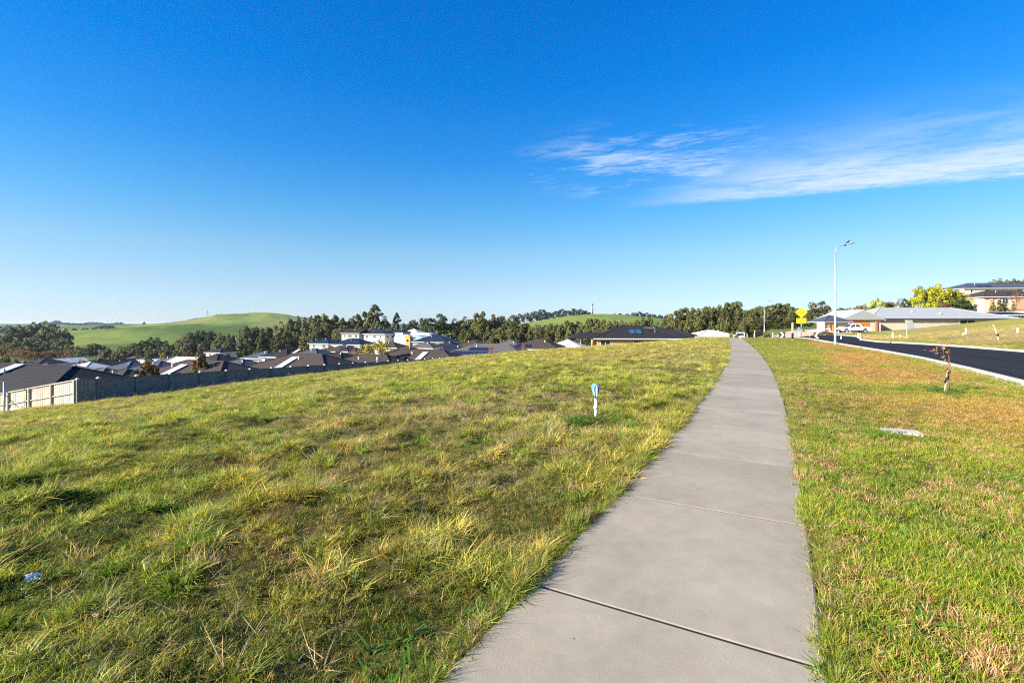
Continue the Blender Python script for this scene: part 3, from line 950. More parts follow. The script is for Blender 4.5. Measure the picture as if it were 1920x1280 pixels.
#--SECTION2--
# ------------------------------------------------------------------ placing by line of sight
A_AX = Vector((0.942, -0.335, 0)); B_AX = Vector((0.335, 0.942, 0))
ROT_A = math.atan2(-0.335, 0.942); ROT_B = ROT_A + math.pi / 2


def ray_z(y, D): return EYE - (y - HY) / F * D
def u_of(px): return (px - 960.0) / F


def ground_at(px, y, d0=2.0, d1=3000.0):
    """first point of the land met along the line of sight"""
    u = u_of(px)
    D = np.geomspace(d0, d1, 6000)
    h = T(u * D, D) - (EYE - (y - HY) / F * D)
    k = np.argmax(h >= 0) if (h >= 0).any() else len(D) - 1
    return float(u * D[k]), float(D[k]), float(T(u * D[k], D[k]))


def solve_far(px, y, h, d0=90, d1=700):
    u = u_of(px)
    D = np.arange(d0, d1, 0.5)
    t = T(u * D, D) + h - (EYE - (y - HY) / F * D)
    k = np.argmax((t[1:] >= 0) & (t[:-1] < 0))
    if k == 0: k = int(np.argmin(np.abs(t)))
    return float(D[k])


NUM = 'first second third fourth fifth sixth seventh eighth ninth tenth eleventh twelfth thirteenth fourteenth fifteenth sixteenth seventeenth eighteenth nineteenth twentieth'.split()
def ordinal(k):
    if k < 20: return NUM[k]
    tens = {2: 'twenty', 3: 'thirty', 4: 'forty', 5: 'fifty', 6: 'sixty'}
    n = k + 1; t, r_ = divmod(n, 10)
    if r_ == 0: return {3: 'thirtieth', 4: 'fortieth', 5: 'fiftieth', 6: 'sixtieth'}[t]
    return tens[t] + '-' + NUM[r_ - 1]


# ------------------------------------------------------------------ houses
_wm = {}
def window_mesh(w, h, kind):
    key = (round(w, 2), round(h, 2), kind)
    if key not in _wm:
        if kind == 'frame':
            m = MB(); t = 0.07
            m.box((0, 0, h / 2 - t / 2), (w, 0.10, t)).box((0, 0, -h / 2 + t / 2), (w, 0.10, t))
            m.box((-w / 2 + t / 2, 0, 0), (t, 0.098, h - 2 * t)).box((w / 2 - t / 2, 0, 0), (t, 0.098, h - 2 * t))
            if w > 1.2: m.box((0, 0, 0), (t * 0.8, 0.09, h - 2 * t))
            _wm[key] = m.mesh('window', MAT['white'])
        else:
            _wm[key] = MB().box((0, 0, 0), (w - 0.15, 0.03, h - 0.15)).mesh('glass', MAT['glass'])
    return _wm[key]


PANEL = None
def house(label, x, y, zr, rz, L, W, roof, wall, eave=2.5, pitch=22, gable=False, oh=0.5, wins=(2, 3, 1, 1), panels=(), strips=(), name='house', cat='house',
          wing=None, garage=False, group=None, gut='white', vents=1, found=3.0):
    """zr = height of the ridge; local x along the ridge, local -y is the front"""
    global PANEL
    tp = math.tan(R(pitch))
    rise = (W / 2 + oh) * tp
    z0 = zr - rise - eave
    root = empty(name, (x, y, z0), rz)
    tag(root, label, cat, group)
    wm = MAT[wall]; rm = MAT[roof]
    MB().box((0, 0, (eave - found) / 2), (L, W, eave + found)).build('wall', wm, root)
    hx, hy = L / 2 + oh, W / 2 + oh

    def roofmesh(hx, hy, gab, rise, z, ridge_in=None):
        m = MB(); rl = hx if gab else max(hx - hy, 0.3)
        e = [(-hx, -hy, z), (hx, -hy, z), (hx, hy, z), (-hx, hy, z), (-rl, 0, z + rise), (rl, 0, z + rise)]
        b = [(p[0], p[1], p[2] - 0.10) for p in e[:4]]
        m.add(e + b, [(0, 1, 5, 4), (2, 3, 4, 5), (1, 2, 5), (3, 0, 4), (0, 6, 7, 1), (1, 7, 8, 2), (2, 8, 9, 3), (3, 9, 6, 0), (6, 9, 8, 7)])
        return m, e
    m, e = roofmesh(hx, hy, gable, rise, eave + 0.04)
    ro = m.build('roof', rm, root)
    cap = MB()
    for a, b in ((4, 5), (0, 4), (3, 4), (1, 5), (2, 5)) if not gable else ((4, 5),):
        cap.tube([Vector(e[a]) + Vector((0, 0, 0.01)), Vector(e[b]) + Vector((0, 0, 0.01))], 0.085, 5)
    cap.build('ridge_cap', rm, root)
    g = MB(); zg = eave - 0.10
    g.box((0, -hy - 0.05, zg), (2 * hx + 0.2, 0.1, 0.16)).box((0, hy + 0.05, zg), (2 * hx + 0.2, 0.1, 0.16))
    if not gable: g.box((-hx - 0.05, 0, zg), (0.1, 2 * hy, 0.16)).box((hx + 0.05, 0, zg), (0.1, 2 * hy, 0.16))
    g.build('gutter', MAT[gut], root)
    if gable:
        gm = MB()
        for sx in (-1, 1):
            gm.add([(sx * L / 2, -W / 2, eave), (sx * L / 2, W / 2, eave), (sx * L / 2, 0, eave + W / 2 * tp), (sx * (L / 2 - 0.1), -W / 2, eave), (sx * (L / 2 - 0.1), W / 2, eave), (sx * (L / 2 - 0.1), 0, eave + W / 2 * tp)],
                   [(0, 1, 2), (5, 4, 3), (0, 2, 5, 3), (1, 4, 5, 2)])
        gm.build('gable', wm, root)
    # windows: front, back, left end, right end
    rs = random.Random(hash(label) & 0xffff if False else sum(map(ord, label)))
    levels = [1.35] if eave < 4 else [1.35, 4.0]
    for side, n in enumerate(wins):
        span = L if side < 2 else W
        for lv in levels:
            for k in range(n):
                w_ = rs.choice([0.9, 1.5, 1.8, 2.1]); h_ = rs.choice([1.2, 1.4])
                t = (k + 0.5) / n * span - span / 2 + rs.uniform(-0.3, 0.3)
                if garage and side == 0 and lv < 2 and k == n - 1:
                    MB().box((t, -W / 2 - 0.02, 1.05), (4.6 if L > 12 else 2.6, 0.06, 2.1)).build('garage_door', MAT['white'] if garage is True else MAT[garage], root)
                    continue
                loc, rot = {0: ((t, -W / 2 - 0.03, lv), 0), 1: ((t, W / 2 + 0.03, lv), 0), 2: ((-L / 2 - 0.03, t, lv), math.pi / 2), 3: ((L / 2 + 0.03, t, lv), math.pi / 2)}[side]
                wf = link('window', window_mesh(w_, h_, 'frame'), root, loc, (0, 0, rot))
                link('glass', window_mesh(w_, h_, 'glass'), wf)
    # solar panels: (side, x, d, columns, rows)
    for (side, x0, d0, nc, nr) in panels:
        if PANEL is None: PANEL = MB().box((0, 0, 0), (0.98, 1.60, 0.045)).mesh('solar_panel', MAT['panel'])
        for i in range(nc):
            for j in range(nr):
                d = d0 + j * 1.66 * math.cos(R(pitch)); xx = x0 + i * 1.03
                link('solar_panel', PANEL, root, (xx, side * (hy - d), eave + 0.16 + d * tp), (-side * R(pitch), 0, 0))
    for (side, x0, d0, w_, l_) in strips:
        d = d0 + l_ / 2 * math.cos(R(pitch))
        MB().box((0, 0, 0), (w_, l_, 0.08)).build('solar_collector', MAT['hotwater'], root, loc=(x0, side * (hy - d), eave + 0.17 + d * tp), rot=(-side * R(pitch), 0, 0))
    for k in range(vents):
        xx = rs.uniform(-L / 4, L / 4); d = hy * 0.72
        MB().tube([(xx, -(hy - d), eave + d * tp - 0.05), (xx, -(hy - d), eave + d * tp + 0.45)], 0.10, 6).build('vent_pipe', MAT['white'], root)
    if wing:
        (wx, wl, ww, sd) = wing          # a wing running forward from the front, hipped at its end
        wr = (ww / 2 + oh) * tp
        y0 = -W / 2 - wl
        MB().box((wx, -W / 2 - wl / 2, (eave - 0.012 - found) / 2), (ww, wl - 0.01, eave - 0.012 + found)).build('wing_wall', wm, root)
        m = MB(); hh = ww / 2 + oh; z = eave + 0.035
        yb = -W / 2 - oh + (wr / tp)
        ye = y0 - oh
        P = [(wx - hh, ye, z), (wx + hh, ye, z), (wx + hh, -hy + 0.002, z), (wx, yb, z + wr), (wx - hh, -hy + 0.002, z), (wx, ye + (hh if not sd else 0.0), z + wr)]
        m.add(P, [(0, 5, 3, 4), (1, 2, 3, 5), (0, 1, 5), (0, 4, 2, 1)])
        m.build('wing_roof', rm, root)
    return root


def house_px(label, px, y, wpx, roof, wall, D=None, rot='a', W=10.0, eave=2.5, pitch=22, dl=0, Lx=None, **kw):
    rise = (W / 2 + 0.5) * math.tan(R(pitch))
    if D is None: D = solve_far(px, y, eave + rise)
    L = Lx or max(8.0, min(26.0, wpx * D / F * 0.93))
    if rot == 'b': L = Lx or 13.0
    rz = (ROT_A if rot == 'a' else ROT_B) + R(dl)
    W = min(W, L - 0.6)
    return house(label, u_of(px) * D, D, ray_z(y, D), rz, L, W, roof, wall, eave, pitch, **kw)


HOUSES = []
def H(*a, **k):
    o = house_px(*a, **k); HOUSES.append(o); return o


# row directly behind the paling fence
_rA = 4.8; _L = 26.0
house('near house with black ridged tile roof behind the pale paling fence', -36.2 - A_AX.x * (_L / 2 - _rA) , 40.0 - A_AX.y * (_L / 2 - _rA), -1.95, ROT_A, _L, 10.0,
      'r_black', 'cream', strips=((-1, 1.2, 1.2, 1.3, 4.4),), wins=(3, 3, 1, 1), found=4)
H('brown tiled roof with long pale collector between two leafy backyard trees', 385, 677, 120, 'r_brown', 'cream', D=54, Lx=15.5, strips=((-1, -1.6, 0.6, 1.1, 4.0),), found=4)
H('wide dark brown roof with one slanted pale collector behind the fence middle', 575, 664, 118, 'r_brown', 'brickred', D=65.7, Lx=15, strips=((-1, -0.8, 0.6, 1.1, 4.0),), found=4)
H('low dark brown roof hidden partly by the yellow backyard tree', 698, 665.5, 112, 'r_brown', 'cream', D=75, Lx=15, vents=2, found=4)
H('plain dark roof with a single pale collector left of the roof full of panels', 790, 656.5, 120, 'r_brown', 'cream', D=88, Lx=19, strips=((-1, 1.5, 1.2, 1.1, 3.6),), found=4)
H('grey roof carrying long rows of small solar panels at the brow of the field', 920, 645, 110, 'r_grey', 'brickpale', D=106, Lx=18, panels=((-1, -6.6, 0.9, 9, 1), (-1, -3.4, 2.8, 5, 1), (-1, 3.0, 0.9, 4, 1)), found=4)
H('low dark roof with blue solar panels right of the long panel roof', 1010, 636, 74, 'r_brown', 'brickred', D=122, Lx=12, panels=((-1, -4.4, 1.5, 4, 1),), rot='a')
H('pale roofed house at the brow left of the brick house with blue solar heater', 1064, 637.5, 60, 'r_white', 'whitewall', D=128, Lx=9)
H('grey hip roof behind the roof full of solar panels', 957, 638, 76, 'r_grey', 'brickpale', D=140)
H('low brown hip roof in front of the large olive gums', 887, 638, 62, 'r_brown', 'cream', D=150)
H('navy roof with pale hip lines below the bare orange trees', 852, 647, 70, 'r_navy', 'grey', D=120, wing=(2.0, 3.0, 6.0, 0))
# middle rows
for a in [
    ('charcoal roof behind the near black tiled house at the left edge', 85, 671, 50, 'r_black', 'whitewall'),
    ('small white walled house below the orange scrub at the left edge', 8, 673, 26, 'r_pale', 'whitewall'),
    ('low grey roof behind the green shrub at the left edge', 46, 677, 34, 'r_grey', 'cream'),
    ('dull teal steel roof in the second row at the left', 90, 680.5, 60, 'r_slate', 'grey'),
    ('long pale grey roof behind the near black tiled house', 140, 684.5, 60, 'r_pale', 'whitewall'),
    ('white gabled roof just below the clump of round green trees', 120, 671, 34, 'r_white', 'whitewall', dict(gable=True, rot='b', W=8)),
    ('charcoal hip roof left of the small white gable', 186, 672, 46, 'r_black', 'cream'),
    ('dark house with a small bright gable facing the field', 212, 675, 30, 'r_black', 'whitewall', dict(gable=True, rot='b', W=8)),
    ('grey green roof with one square panel above the fence corner', 196, 690.5, 76, 'r_grey', 'whitewall', dict(D=72, panels=((-1, -1.0, 1.6, 2, 1),))),
    ('brown roof rising over the dark fence beside the orange leafed tree', 236, 692.5, 60, 'r_brown', 'cream', dict(D=64)),
    ('slate roof with pale hip lines under the round green trees', 268, 665.5, 60, 'r_slate', 'whitewall'),
    ('broad blue grey roof in front of the slate roof with pale hips', 245, 678, 74, 'r_slate', 'whitewall', dict(D=112)),
    ('navy roof right of the slate roof with pale hips', 306, 665, 44, 'r_navy', 'cream'),
    ('small white walled house over the orange leafed tree', 300, 677, 40, 'r_slate', 'whitewall', dict(D=98)),
    ('black box shaped roof below the big dark clump of trees', 343, 661, 34, 'r_black', 'grey'),
    ('cream walled house with black roof under the dark trees', 375, 659, 50, 'r_black', 'cream'),
    ('black hip roof with cream wall right of the small round headed tree', 408, 664, 62, 'r_black', 'cream', dict(D=118)),
    ('long black roof with beige wall below the blue roofed white house', 448, 656, 76, 'r_black', 'cream'),
    ('slate roof sloping towards the fence below the long black roof', 452, 673, 62, 'r_slate', 'grey', dict(D=84)),
    ('bright blue roofed white house with a white gable facing left', 495, 638, 52, 'r_blue', 'whitewall', dict(gable=True, W=11, eave=3.6)),
    ('small white cottage with blue roof left of the larger one', 450, 645.5, 32, 'r_blue', 'whitewall'),
    ('little orange red roof below the bright blue roofed house', 483, 651, 22, 'r_red', 'cream'),
    ('red tiled house with red brick end wall beside the grassy bank', 521, 650, 34, 'r_red', 'brickred', dict(gable=True)),
    ('grey roof with a small skylight above the grey green roof', 556, 643, 48, 'r_grey', 'grey', dict(panels=((-1, -1, 1.8, 2, 1),))),
    ('grey green roof with a white collector in front of the brown fences', 590, 653.5, 48, 'r_slate', 'grey', dict(D=112, strips=((-1, -3.6, 1.0, 0.9, 2.6),))),
    ('black roofed house at the foot of the grassy bank', 612, 634, 46, 'r_navy', 'grey', dict(D=205)),
    ('long navy roof in front of the two storey houses', 664, 634.5, 66, 'r_navy', 'cream', dict(D=196)),
    ('brown roofed brick house with a skylight right of the grey green roof', 646, 646.5, 56, 'r_brown', 'brick', dict(D=140, panels=((-1, 1.0, 1.8, 2, 1),))),
    ('black roof tucked behind the low dark brown roof', 634, 660, 50, 'r_black', 'grey', dict(D=98)),
    ('brown roof right of the yellow backyard tree', 762, 649, 60, 'r_brown', 'cream', dict(D=120)),
    ('dark blue hip roof in front of the great dark cypress', 818, 628.5, 74, 'r_navy', 'grey', dict(D=205, W=12)),
    ('pale roof in front of the dark blue hip roof', 800, 641, 40, 'r_grey', 'cream', dict(D=150)),
    ('pale brown walled house under the black roof by the yellow tree', 735, 641, 36, 'r_brown', 'cream', dict(D=158)),
    ('white outbuilding peeping over the dark roofs beside the far left poles', 168, 679, 20, 'r_white', 'whitewall', dict(D=150, W=7)),
]:
    kw = dict(a[6]) if len(a) > 6 else {}
    H(*a[:6], **kw)
for a in [
    ('cream walled house with dark roof beside the blue roofed cottage', 415, 652, 30, 'r_black', 'cream', dict(D=200)),
    ('small grey roof left of the leafless tree above the cream house', 330, 668, 30, 'r_grey', 'whitewall', dict(D=120)),
    ('white gabled shed between the grey roof and the black roof', 356, 670, 22, 'r_white', 'whitewall', dict(D=112, gable=True, W=7)),
    ('dark green roofed house just left of the red tiled house', 500, 658, 30, 'r_slate', 'cream', dict(D=130)),
    ('narrow black roof in front of the red brick end wall', 536, 655, 36, 'r_black', 'whitewall', dict(D=125)),
    ('pink brick house with brown roof behind the slanted collector', 622, 650, 32, 'r_brown', 'brickpale', dict(D=150)),
    ('black roofed house right of the orange corner wall', 842, 640, 36, 'r_black', 'whitewall', dict(D=170)),
]:
    H(*a[:6], **a[6])
# two-storey houses on the rise
H('two storey house with timber gable and grey upper floor at the foot of the gums', 668, 616.5, 42, 'r_black', 'grey', D=236, eave=5.3, W=9, gable=True, wins=(3, 2, 2, 2), found=4)
H('white two storey house with stone coloured garage wing below the tall gum', 712, 618.5, 48, 'r_navy', 'cream', D=232, eave=5.3, W=9, pitch=20, wins=(3, 2, 2, 2), found=4)
H('small white house with dark roof right of the two storey houses', 750, 617, 26, 'r_navy', 'whitewall', D=250, eave=3.2, W=8, found=4)
H('pale low roof peeping in front of the great dark cypress', 776, 617, 22, 'r_white', 'whitewall', D=262, W=7, found=4)
# brick house at the brow
hb = house('orange brick house with charcoal hip roof and blue solar heater at the field brow', 24.4, 97, 1.6 - 3 / F * 97, R(-4), 15.8, 11.5, 'r_black', 'brick', eave=2.45, pitch=20,
           wins=(0, 3, 1, 1), vents=0, oh=0.6, found=3)
_e = 2.45; _tp = math.tan(R(20))
for (xx, w_, h_, zc) in ((-6.3, 1.9, 2.0, 1.1), (-0.2, 1.7, 1.3, 1.5)):
    wf = link('window', window_mesh(w_, h_, 'frame'), hb, (xx, -5.78, zc)); link('glass', window_mesh(w_, h_, 'glass'), wf)
for k, xx in enumerate((-0.9, 0.35)):
    MB().box((0, 0, 0), (1.0, 1.9, 0.08)).build('solar_collector', MAT['heater'], hb, loc=(xx, -6.35 + 2.9, _e + 0.18 + 2.9 * _tp), rot=(R(20), 0, 0))
MB().tube([(3.4, -3.6, _e + 0.9), (3.4, -3.6, _e + 1.9), (1.4, -3.2, _e + 2.0)], 0.05, 6).build('heater_pipe', MAT['galv'], hb)
# verandah roof on the left and stepped roofs on the right
m = MB(); z = _e - 0.02
m.add([(-13.4, -6.4, z), (-8.52, -6.4, z), (-8.52, 2.0, z), (-13.4, 2.0, z), (-10.6, -3.4, z + 1.05), (-6.4, -3.4, z + 1.05), (-6.4, -0.6, z + 1.05), (-10.6, -0.6, z + 1.05), (-6.4, -6.38, z), (-6.4, 2.0, z)],
      [(0, 8, 5, 4), (3, 7, 6, 9), (0, 4, 7, 3), (4, 5, 6, 7)])
m.build('verandah_roof', MAT['r_black'], hb)
for xx, yy in ((-13.1, -6.1), (-11.0, -6.1), (-13.1, 1.6)):
    MB().box((xx, yy, (z - 3) / 2), (0.14, 0.14, z + 3)).build('verandah_post', MAT['grey'], hb)
house('lower charcoal roof attached behind the right end of the orange brick house', u_of(1236) * 104, 104, 1.6 - 6.5 / F * 104, R(-8), 9.5, 8.5, 'r_black', 'brick', gut='black', pitch=18, wins=(1, 1, 0, 1), vents=0)
house('furthest of the stepped charcoal roofs right of the orange brick house', u_of(1259) * 112, 112, 1.6 - 9 / F * 112, R(-8), 8.6, 7.5, 'r_black', 'whitewall', gut='black', pitch=18, wins=(1, 1, 0, 1), vents=0)
house('white hipped roof just showing over the brow beside the footpath', u_of(1331) * 122, 122, ray_z(619.5, 122), R(4), 9.2, 7.6, 'r_white', 'whitewall', pitch=17, wins=(2, 2, 1, 1), vents=1)

# white box house with the orange corner, blue clad house beside it
def box_house():
    D = 222.0
    x = u_of(762) * D; zt = ray_z(626.5, D); h = 6.0
    r_ = empty('house', (x, D, zt - h), ROT_A + R(8)); tag(r_, 'white box shaped house with one orange wall corner', 'house')
    m = MB(); m.add([(-4.2, -4, -3), (2.4, -4, -3), (2.4, 4, -3), (-4.2, 4, -3), (-4.2, -4, h - 1.2), (2.4, -4, h), (2.4, 4, h), (-4.2, 4, h - 1.2)], [(0, 3, 2, 1), (4, 5, 6, 7), (0, 1, 5, 4), (1, 2, 6, 5), (2, 3, 7, 6), (3, 0, 4, 7)])
    m.build('wall', MAT['whitewall'], r_)
    MB().box((3.6, -3.6, (h - 3.4) / 2), (2.38, 7.0, h + 2.6)).build('corner_wall', MAT['orange'], r_)
    wf = link('window', window_mesh(1.2, 1.4, 'frame'), r_, (3.7, -7.13, 3.3)); link('glass', window_mesh(1.2, 1.4, 'glass'), wf)
    MB().box((-0.9, 0, h - 0.5), (0.4, 0.4, 0.9)).build('chimney', MAT['galv'], r_)
    D = 218.0; x = u_of(796) * D; zt = ray_z(624.0, D)
    r_ = empty('house', (x, D, zt - 5.4), ROT_A + R(8)); tag(r_, 'light blue clad house with white upper band beside the orange corner', 'house')
    MB().box((0, 0, 1.0), (9.5, 8, 8)).build('wall', MAT['bluewall'], r_)
    MB().box((-0.8, 0, 5.2), (8.4, 7, 0.5)).build('parapet', MAT['whitewall'], r_)
    MB().add([(-2.0, -4.6, 4.6), (9.0, -4.6, 3.6), (9.0, 4.4, 3.6), (-2.0, 4.4, 4.6), (-2.0, -4.6, 4.8), (9.0, -4.6, 3.8), (9.0, 4.4, 3.8), (-2.0, 4.4, 4.8)], [(0, 3, 2, 1), (4, 5, 6, 7), (0, 1, 5, 4), (1, 2, 6, 5), (2, 3, 7, 6), (3, 0, 4, 7)]).build('roof', MAT['r_white'], r_)
    for k in range(4):
        wf = link('window', window_mesh(1.5, 1.2, 'frame'), r_, (-3.4 + 2.2 * k, -4.04, 3.2 if k != 1 else 1.2)); link('glass', window_mesh(1.5, 1.2, 'glass'), wf)


box_house()

# ------------------------------------------------------------------ houses on the right
hg = house('long pale brick house with light grey steel roof behind the bank', u_of(1716) * 114, 114, ray_z(577.5, 114), R(0), 31.6, 15.0, 'r_pale', 'brickpale', eave=2.55, pitch=17.5,
           wins=(0, 3, 1, 1), gut='black', vents=0, oh=0.6, found=2)
for (xx, w_, h_) in ((5.2, 3.4, 1.7), (10.4, 1.8, 1.2)):
    wf = link('window', window_mesh(w_, h_, 'frame'), hg, (xx, -7.53, 1.4)); link('glass', window_mesh(w_, h_, 'glass'), wf)
for xx, dd in ((-3.5, 4.6), (1.7, 3.2)):
    MB().box((xx, -(8.1 - dd), 2.75 + dd * 0.315), (0.5, 0.5, 0.35)).build('roof_vent', MAT['grey'], hg)
hgw = house('grey gabled garage wing with timber front left of the long pale brick house', u_of(1589) * 108, 108, ray_z(582.5, 108), R(90), 9.0, 8.0, 'r_pale', 'brickpale', gable=True, eave=2.5, pitch=24, wins=(0, 0, 0, 0), vents=0, found=2)
MB().box((-4.55, 0.3, 1.15), (0.06, 3.6, 2.2)).build('garage_door', MAT['redgum'], hgw)
MB().box((-4.62, -2.9, 1.2), (0.3, 0.4, 2.4)).build('porch_post', MAT['redgum'], hgw)
MB().box((-4.62, 2.9, 1.2), (0.3, 0.4, 2.4)).build('porch_post', MAT['redgum'], hgw)
hs = house('slate roofed pavilion with orange timber posts left of the garage wing', u_of(1556) * 103, 103, ray_z(592, 103), R(0), 4.8, 4.4, 'r_slate', 'brickpale', eave=2.2, pitch=24, wins=(0, 0, 0, 0), gut='grey', vents=0, oh=0.6, found=2)
for _c in hs.children:
    if _c.name.startswith('wall'): _c.scale.x = 0.42; _c.location.x = 1.35
for xx in (-1.9, -0.95):
    MB().box((xx, -2.5, 0.1), (0.26, 0.26, 4.1)).build('post', MAT['redgum'], hs)
house('pale walled upper house with long blue grey roof on the hilltop', u_of(1852) * 190, 190, ray_z(531, 190), R(-4), 28, 13, 'r_slate', 'cream', eave=5.0, pitch=19, wins=(5, 2, 2, 2), vents=1,
      panels=((-1, -7.0, 2.6, 2, 1), (-1, -4.2, 2.6, 2, 1)), found=6)
house('long low wing behind the hilltop house running out of frame', u_of(1925) * 198, 198, ray_z(532.5, 198), R(-4), 20, 12, 'r_slate', 'cream', eave=4.6, pitch=16, wins=(4, 1, 0, 2), vents=0, found=6)
house('brown roofed house with orange brick piers below the hilltop house', u_of(1880) * 152, 152, ray_z(545, 152), R(-3), 21, 11, 'r_brown', 'brickpale', eave=2.6, pitch=20, wins=(0, 2, 1, 1), vents=1,
      panels=((-1, -1.6, 2.6, 2, 1),), found=5)
_hb2 = [o for o in bpy.data.objects if o.get('label', '').startswith('brown roofed house with orange brick piers')][0]
for xx in (-8.4, -6.4, 2.0):
    MB().box((xx, -5.62, 0.4), (0.9 if xx < 0 else 7.0, 0.2, 4.2 if xx < 0 else 3.6)).build('brick_pier', MAT['brick'], _hb2)
wf = link('window', window_mesh(1.8, 1.5, 'frame'), _hb2, (-4.4, -5.58, 1.3)); link('glass', window_mesh(1.8, 1.5, 'glass'), wf)
house('low shed with blue grey roof at the top of the bank', u_of(1874) * 112, 112, ray_z(586, 112), R(-3), 9.6, 4.5, 'r_navy', 'grey', eave=2.0, pitch=12, wins=(2, 0, 0, 0), vents=0, oh=0.3, found=3)

# ------------------------------------------------------------------ paling fences
def paling_fence(label, P, ztop, mat, caps, rail_front, name='paling_fence'):
    """P: list of post positions; palings of 100 mm, joined per bay"""
    root = empty(name, (P[0][0], P[0][1], ztop[0])); tag(root, label, 'fence')
    ox, oy, oz = P[0][0], P[0][1], ztop[0]
    r_ = random.Random(len(P))
    for k, (x, y) in enumerate(P):
        g = tz(x, y) - 0.3
        d = (P[min(k + 1, len(P) - 1)][0] - P[max(k - 1, 0)][0], P[min(k + 1, len(P) - 1)][1] - P[max(k - 1, 0)][1])
        l = math.hypot(*d); nx, ny = d[1] / l, -d[0] / l
        s_ = 0.09 if rail_front else 0.07
        cx, cy = x + nx * s_ - ox, y + ny * s_ - oy
        rz = math.atan2(d[1], d[0])
        post = MB().box((cx, cy, (ztop[k] + 0.05 + g) / 2 - oz), (0.09, 0.09, ztop[k] + 0.05 - g), rz).build('post', mat, root)
        if caps:
            MB().box((cx, cy, ztop[k] + 0.08 - oz), (0.17, 0.17, 0.05), rz).box((cx, cy, ztop[k] + 0.13 - oz), (0.09, 0.09, 0.05), rz).build('cap', MAT['white'], post)
    for k in range(len(P) - 1):
        (x0, y0), (x1, y1) = P[k], P[k + 1]
        l = math.hypot(x1 - x0, y1 - y0); n = int(l / 0.1)
        dx, dy = (x1 - x0) / l, (y1 - y0) / l; nx, ny = dy, -dx
        m = MB(); rz = math.atan2(dy, dx)
        for j in range(n):
            t = (j + 0.5) / n
            x = x0 + (x1 - x0) * t; y = y0 + (y1 - y0) * t
            zt = ztop[k] + (ztop[k + 1] - ztop[k]) * t + r_.uniform(-0.012, 0.012)
            g = min(tz(x, y) - 0.1, zt - 1.5)
            o_ = (0.0 if j % 2 else 0.012) + r_.uniform(-0.003, 0.003)
            m.box((x + nx * o_ - ox, y + ny * o_ - oy, (zt + g) / 2 - oz), (0.098, 0.016, zt - g), rz)
        p = m.build('palings', mat, root); p['kind'] = 'stuff'
        rl = 0.055
        for hh in ((0.0,) + ((-0.82, -1.45) if rail_front else ())):
            m = MB()
            a = Vector((x0 + nx * rl - ox, y0 + ny * rl - oy, ztop[k] + hh + 0.02 - oz)); b = Vector((x1 + nx * rl - ox, y1 + ny * rl - oy, ztop[k + 1] + hh + 0.02 - oz))
            m.tube([a, b], 0.045 if hh else 0.05, 4); m.build('rail', mat, root)
    return root


P = []; zt = []
for k in range(0, 34):
    if k == 0: P.append((-28.1, 31.2))
    else:
        kk = k - 1; D = 2.4 * 0.942 * (kk + 14.3)
        P.append((-27.72 + 0.335 / 0.942 * (D - 32.33), D))
    zt.append(-2.06 - 0.040 * (P[-1][1] - 32.33))
paling_fence('long shade toned grey paling fence with white post caps along the foot of the field', P, zt, MAT['paling_dark'], True, False)
P = []; zt = []
for k in range(0, 8):
    t = 2.4 * k
    P.append((-28.2 - 0.942 * t, 31.25 + 0.335 * t)); zt.append(-2.03 - 0.155 * t)
P = P[::-1]; zt = zt[::-1]
paling_fence('pale sunlit paling fence with front rails at the left edge', P, zt, MAT['paling_light'], False, True)


def line_fence(label, pts, h, mat, name='fence', post_every=2.4, w=0.05):
    root = empty(name, (*pts[0][:2], pts[0][2])); tag(root, label, 'fence')
    O = Vector(pts[0])
    for (a, b) in zip(pts[:-1], pts[1:]):
        A = Vector(a) - O; B = Vector(b) - O; l = (B - A).length; n = max(1, int(l / post_every))
        for k in range(n + 1):
            p = A.lerp(B, k / n); MB().box((p.x, p.y, p.z + h / 2), (0.1, 0.1, h + 0.1)).build('post', MAT['grey'], root)
        nrm = Vector((B.y - A.y, -(B.x - A.x), 0)).normalized() * w / 2
        for k in range(n):
            p = A.lerp(B, k / n); q = A.lerp(B, (k + 1) / n)
            vs = [p - nrm, q - nrm, q + nrm, p + nrm]; vs += [v + Vector((0, 0, h)) for v in vs]; vs[:4] = [v - Vector((0, 0, 0.4)) for v in vs[:4]]
            MB().add([tuple(v) for v in vs], [(0, 3, 2, 1), (4, 5, 6, 7), (0, 1, 5, 4), (1, 2, 6, 5), (2, 3, 7, 6), (3, 0, 4, 7)]).build('panel', mat, root)


def gpts(lst, d0=120): return [ground_at(px, y, d0) for px, y in lst]


line_fence('dark boundary fence climbing the grassy bank behind the blue roofed house', gpts([(505, 652), (540, 646), (578, 634)]), 1.8, MAT['black'], post_every=6)
line_fence('upper dark boundary fence climbing the grassy bank to the two storey houses', gpts([(580, 641), (606, 634), (632, 627)]), 1.8, MAT['black'], post_every=6)
line_fence('dark low fence behind the white van beyond the crest', [(u_of(1394) * 128, 128, tz(u_of(1394) * 128, 128)), (u_of(1432) * 128, 128, tz(u_of(1432) * 128, 128))], 1.6, MAT['black'])

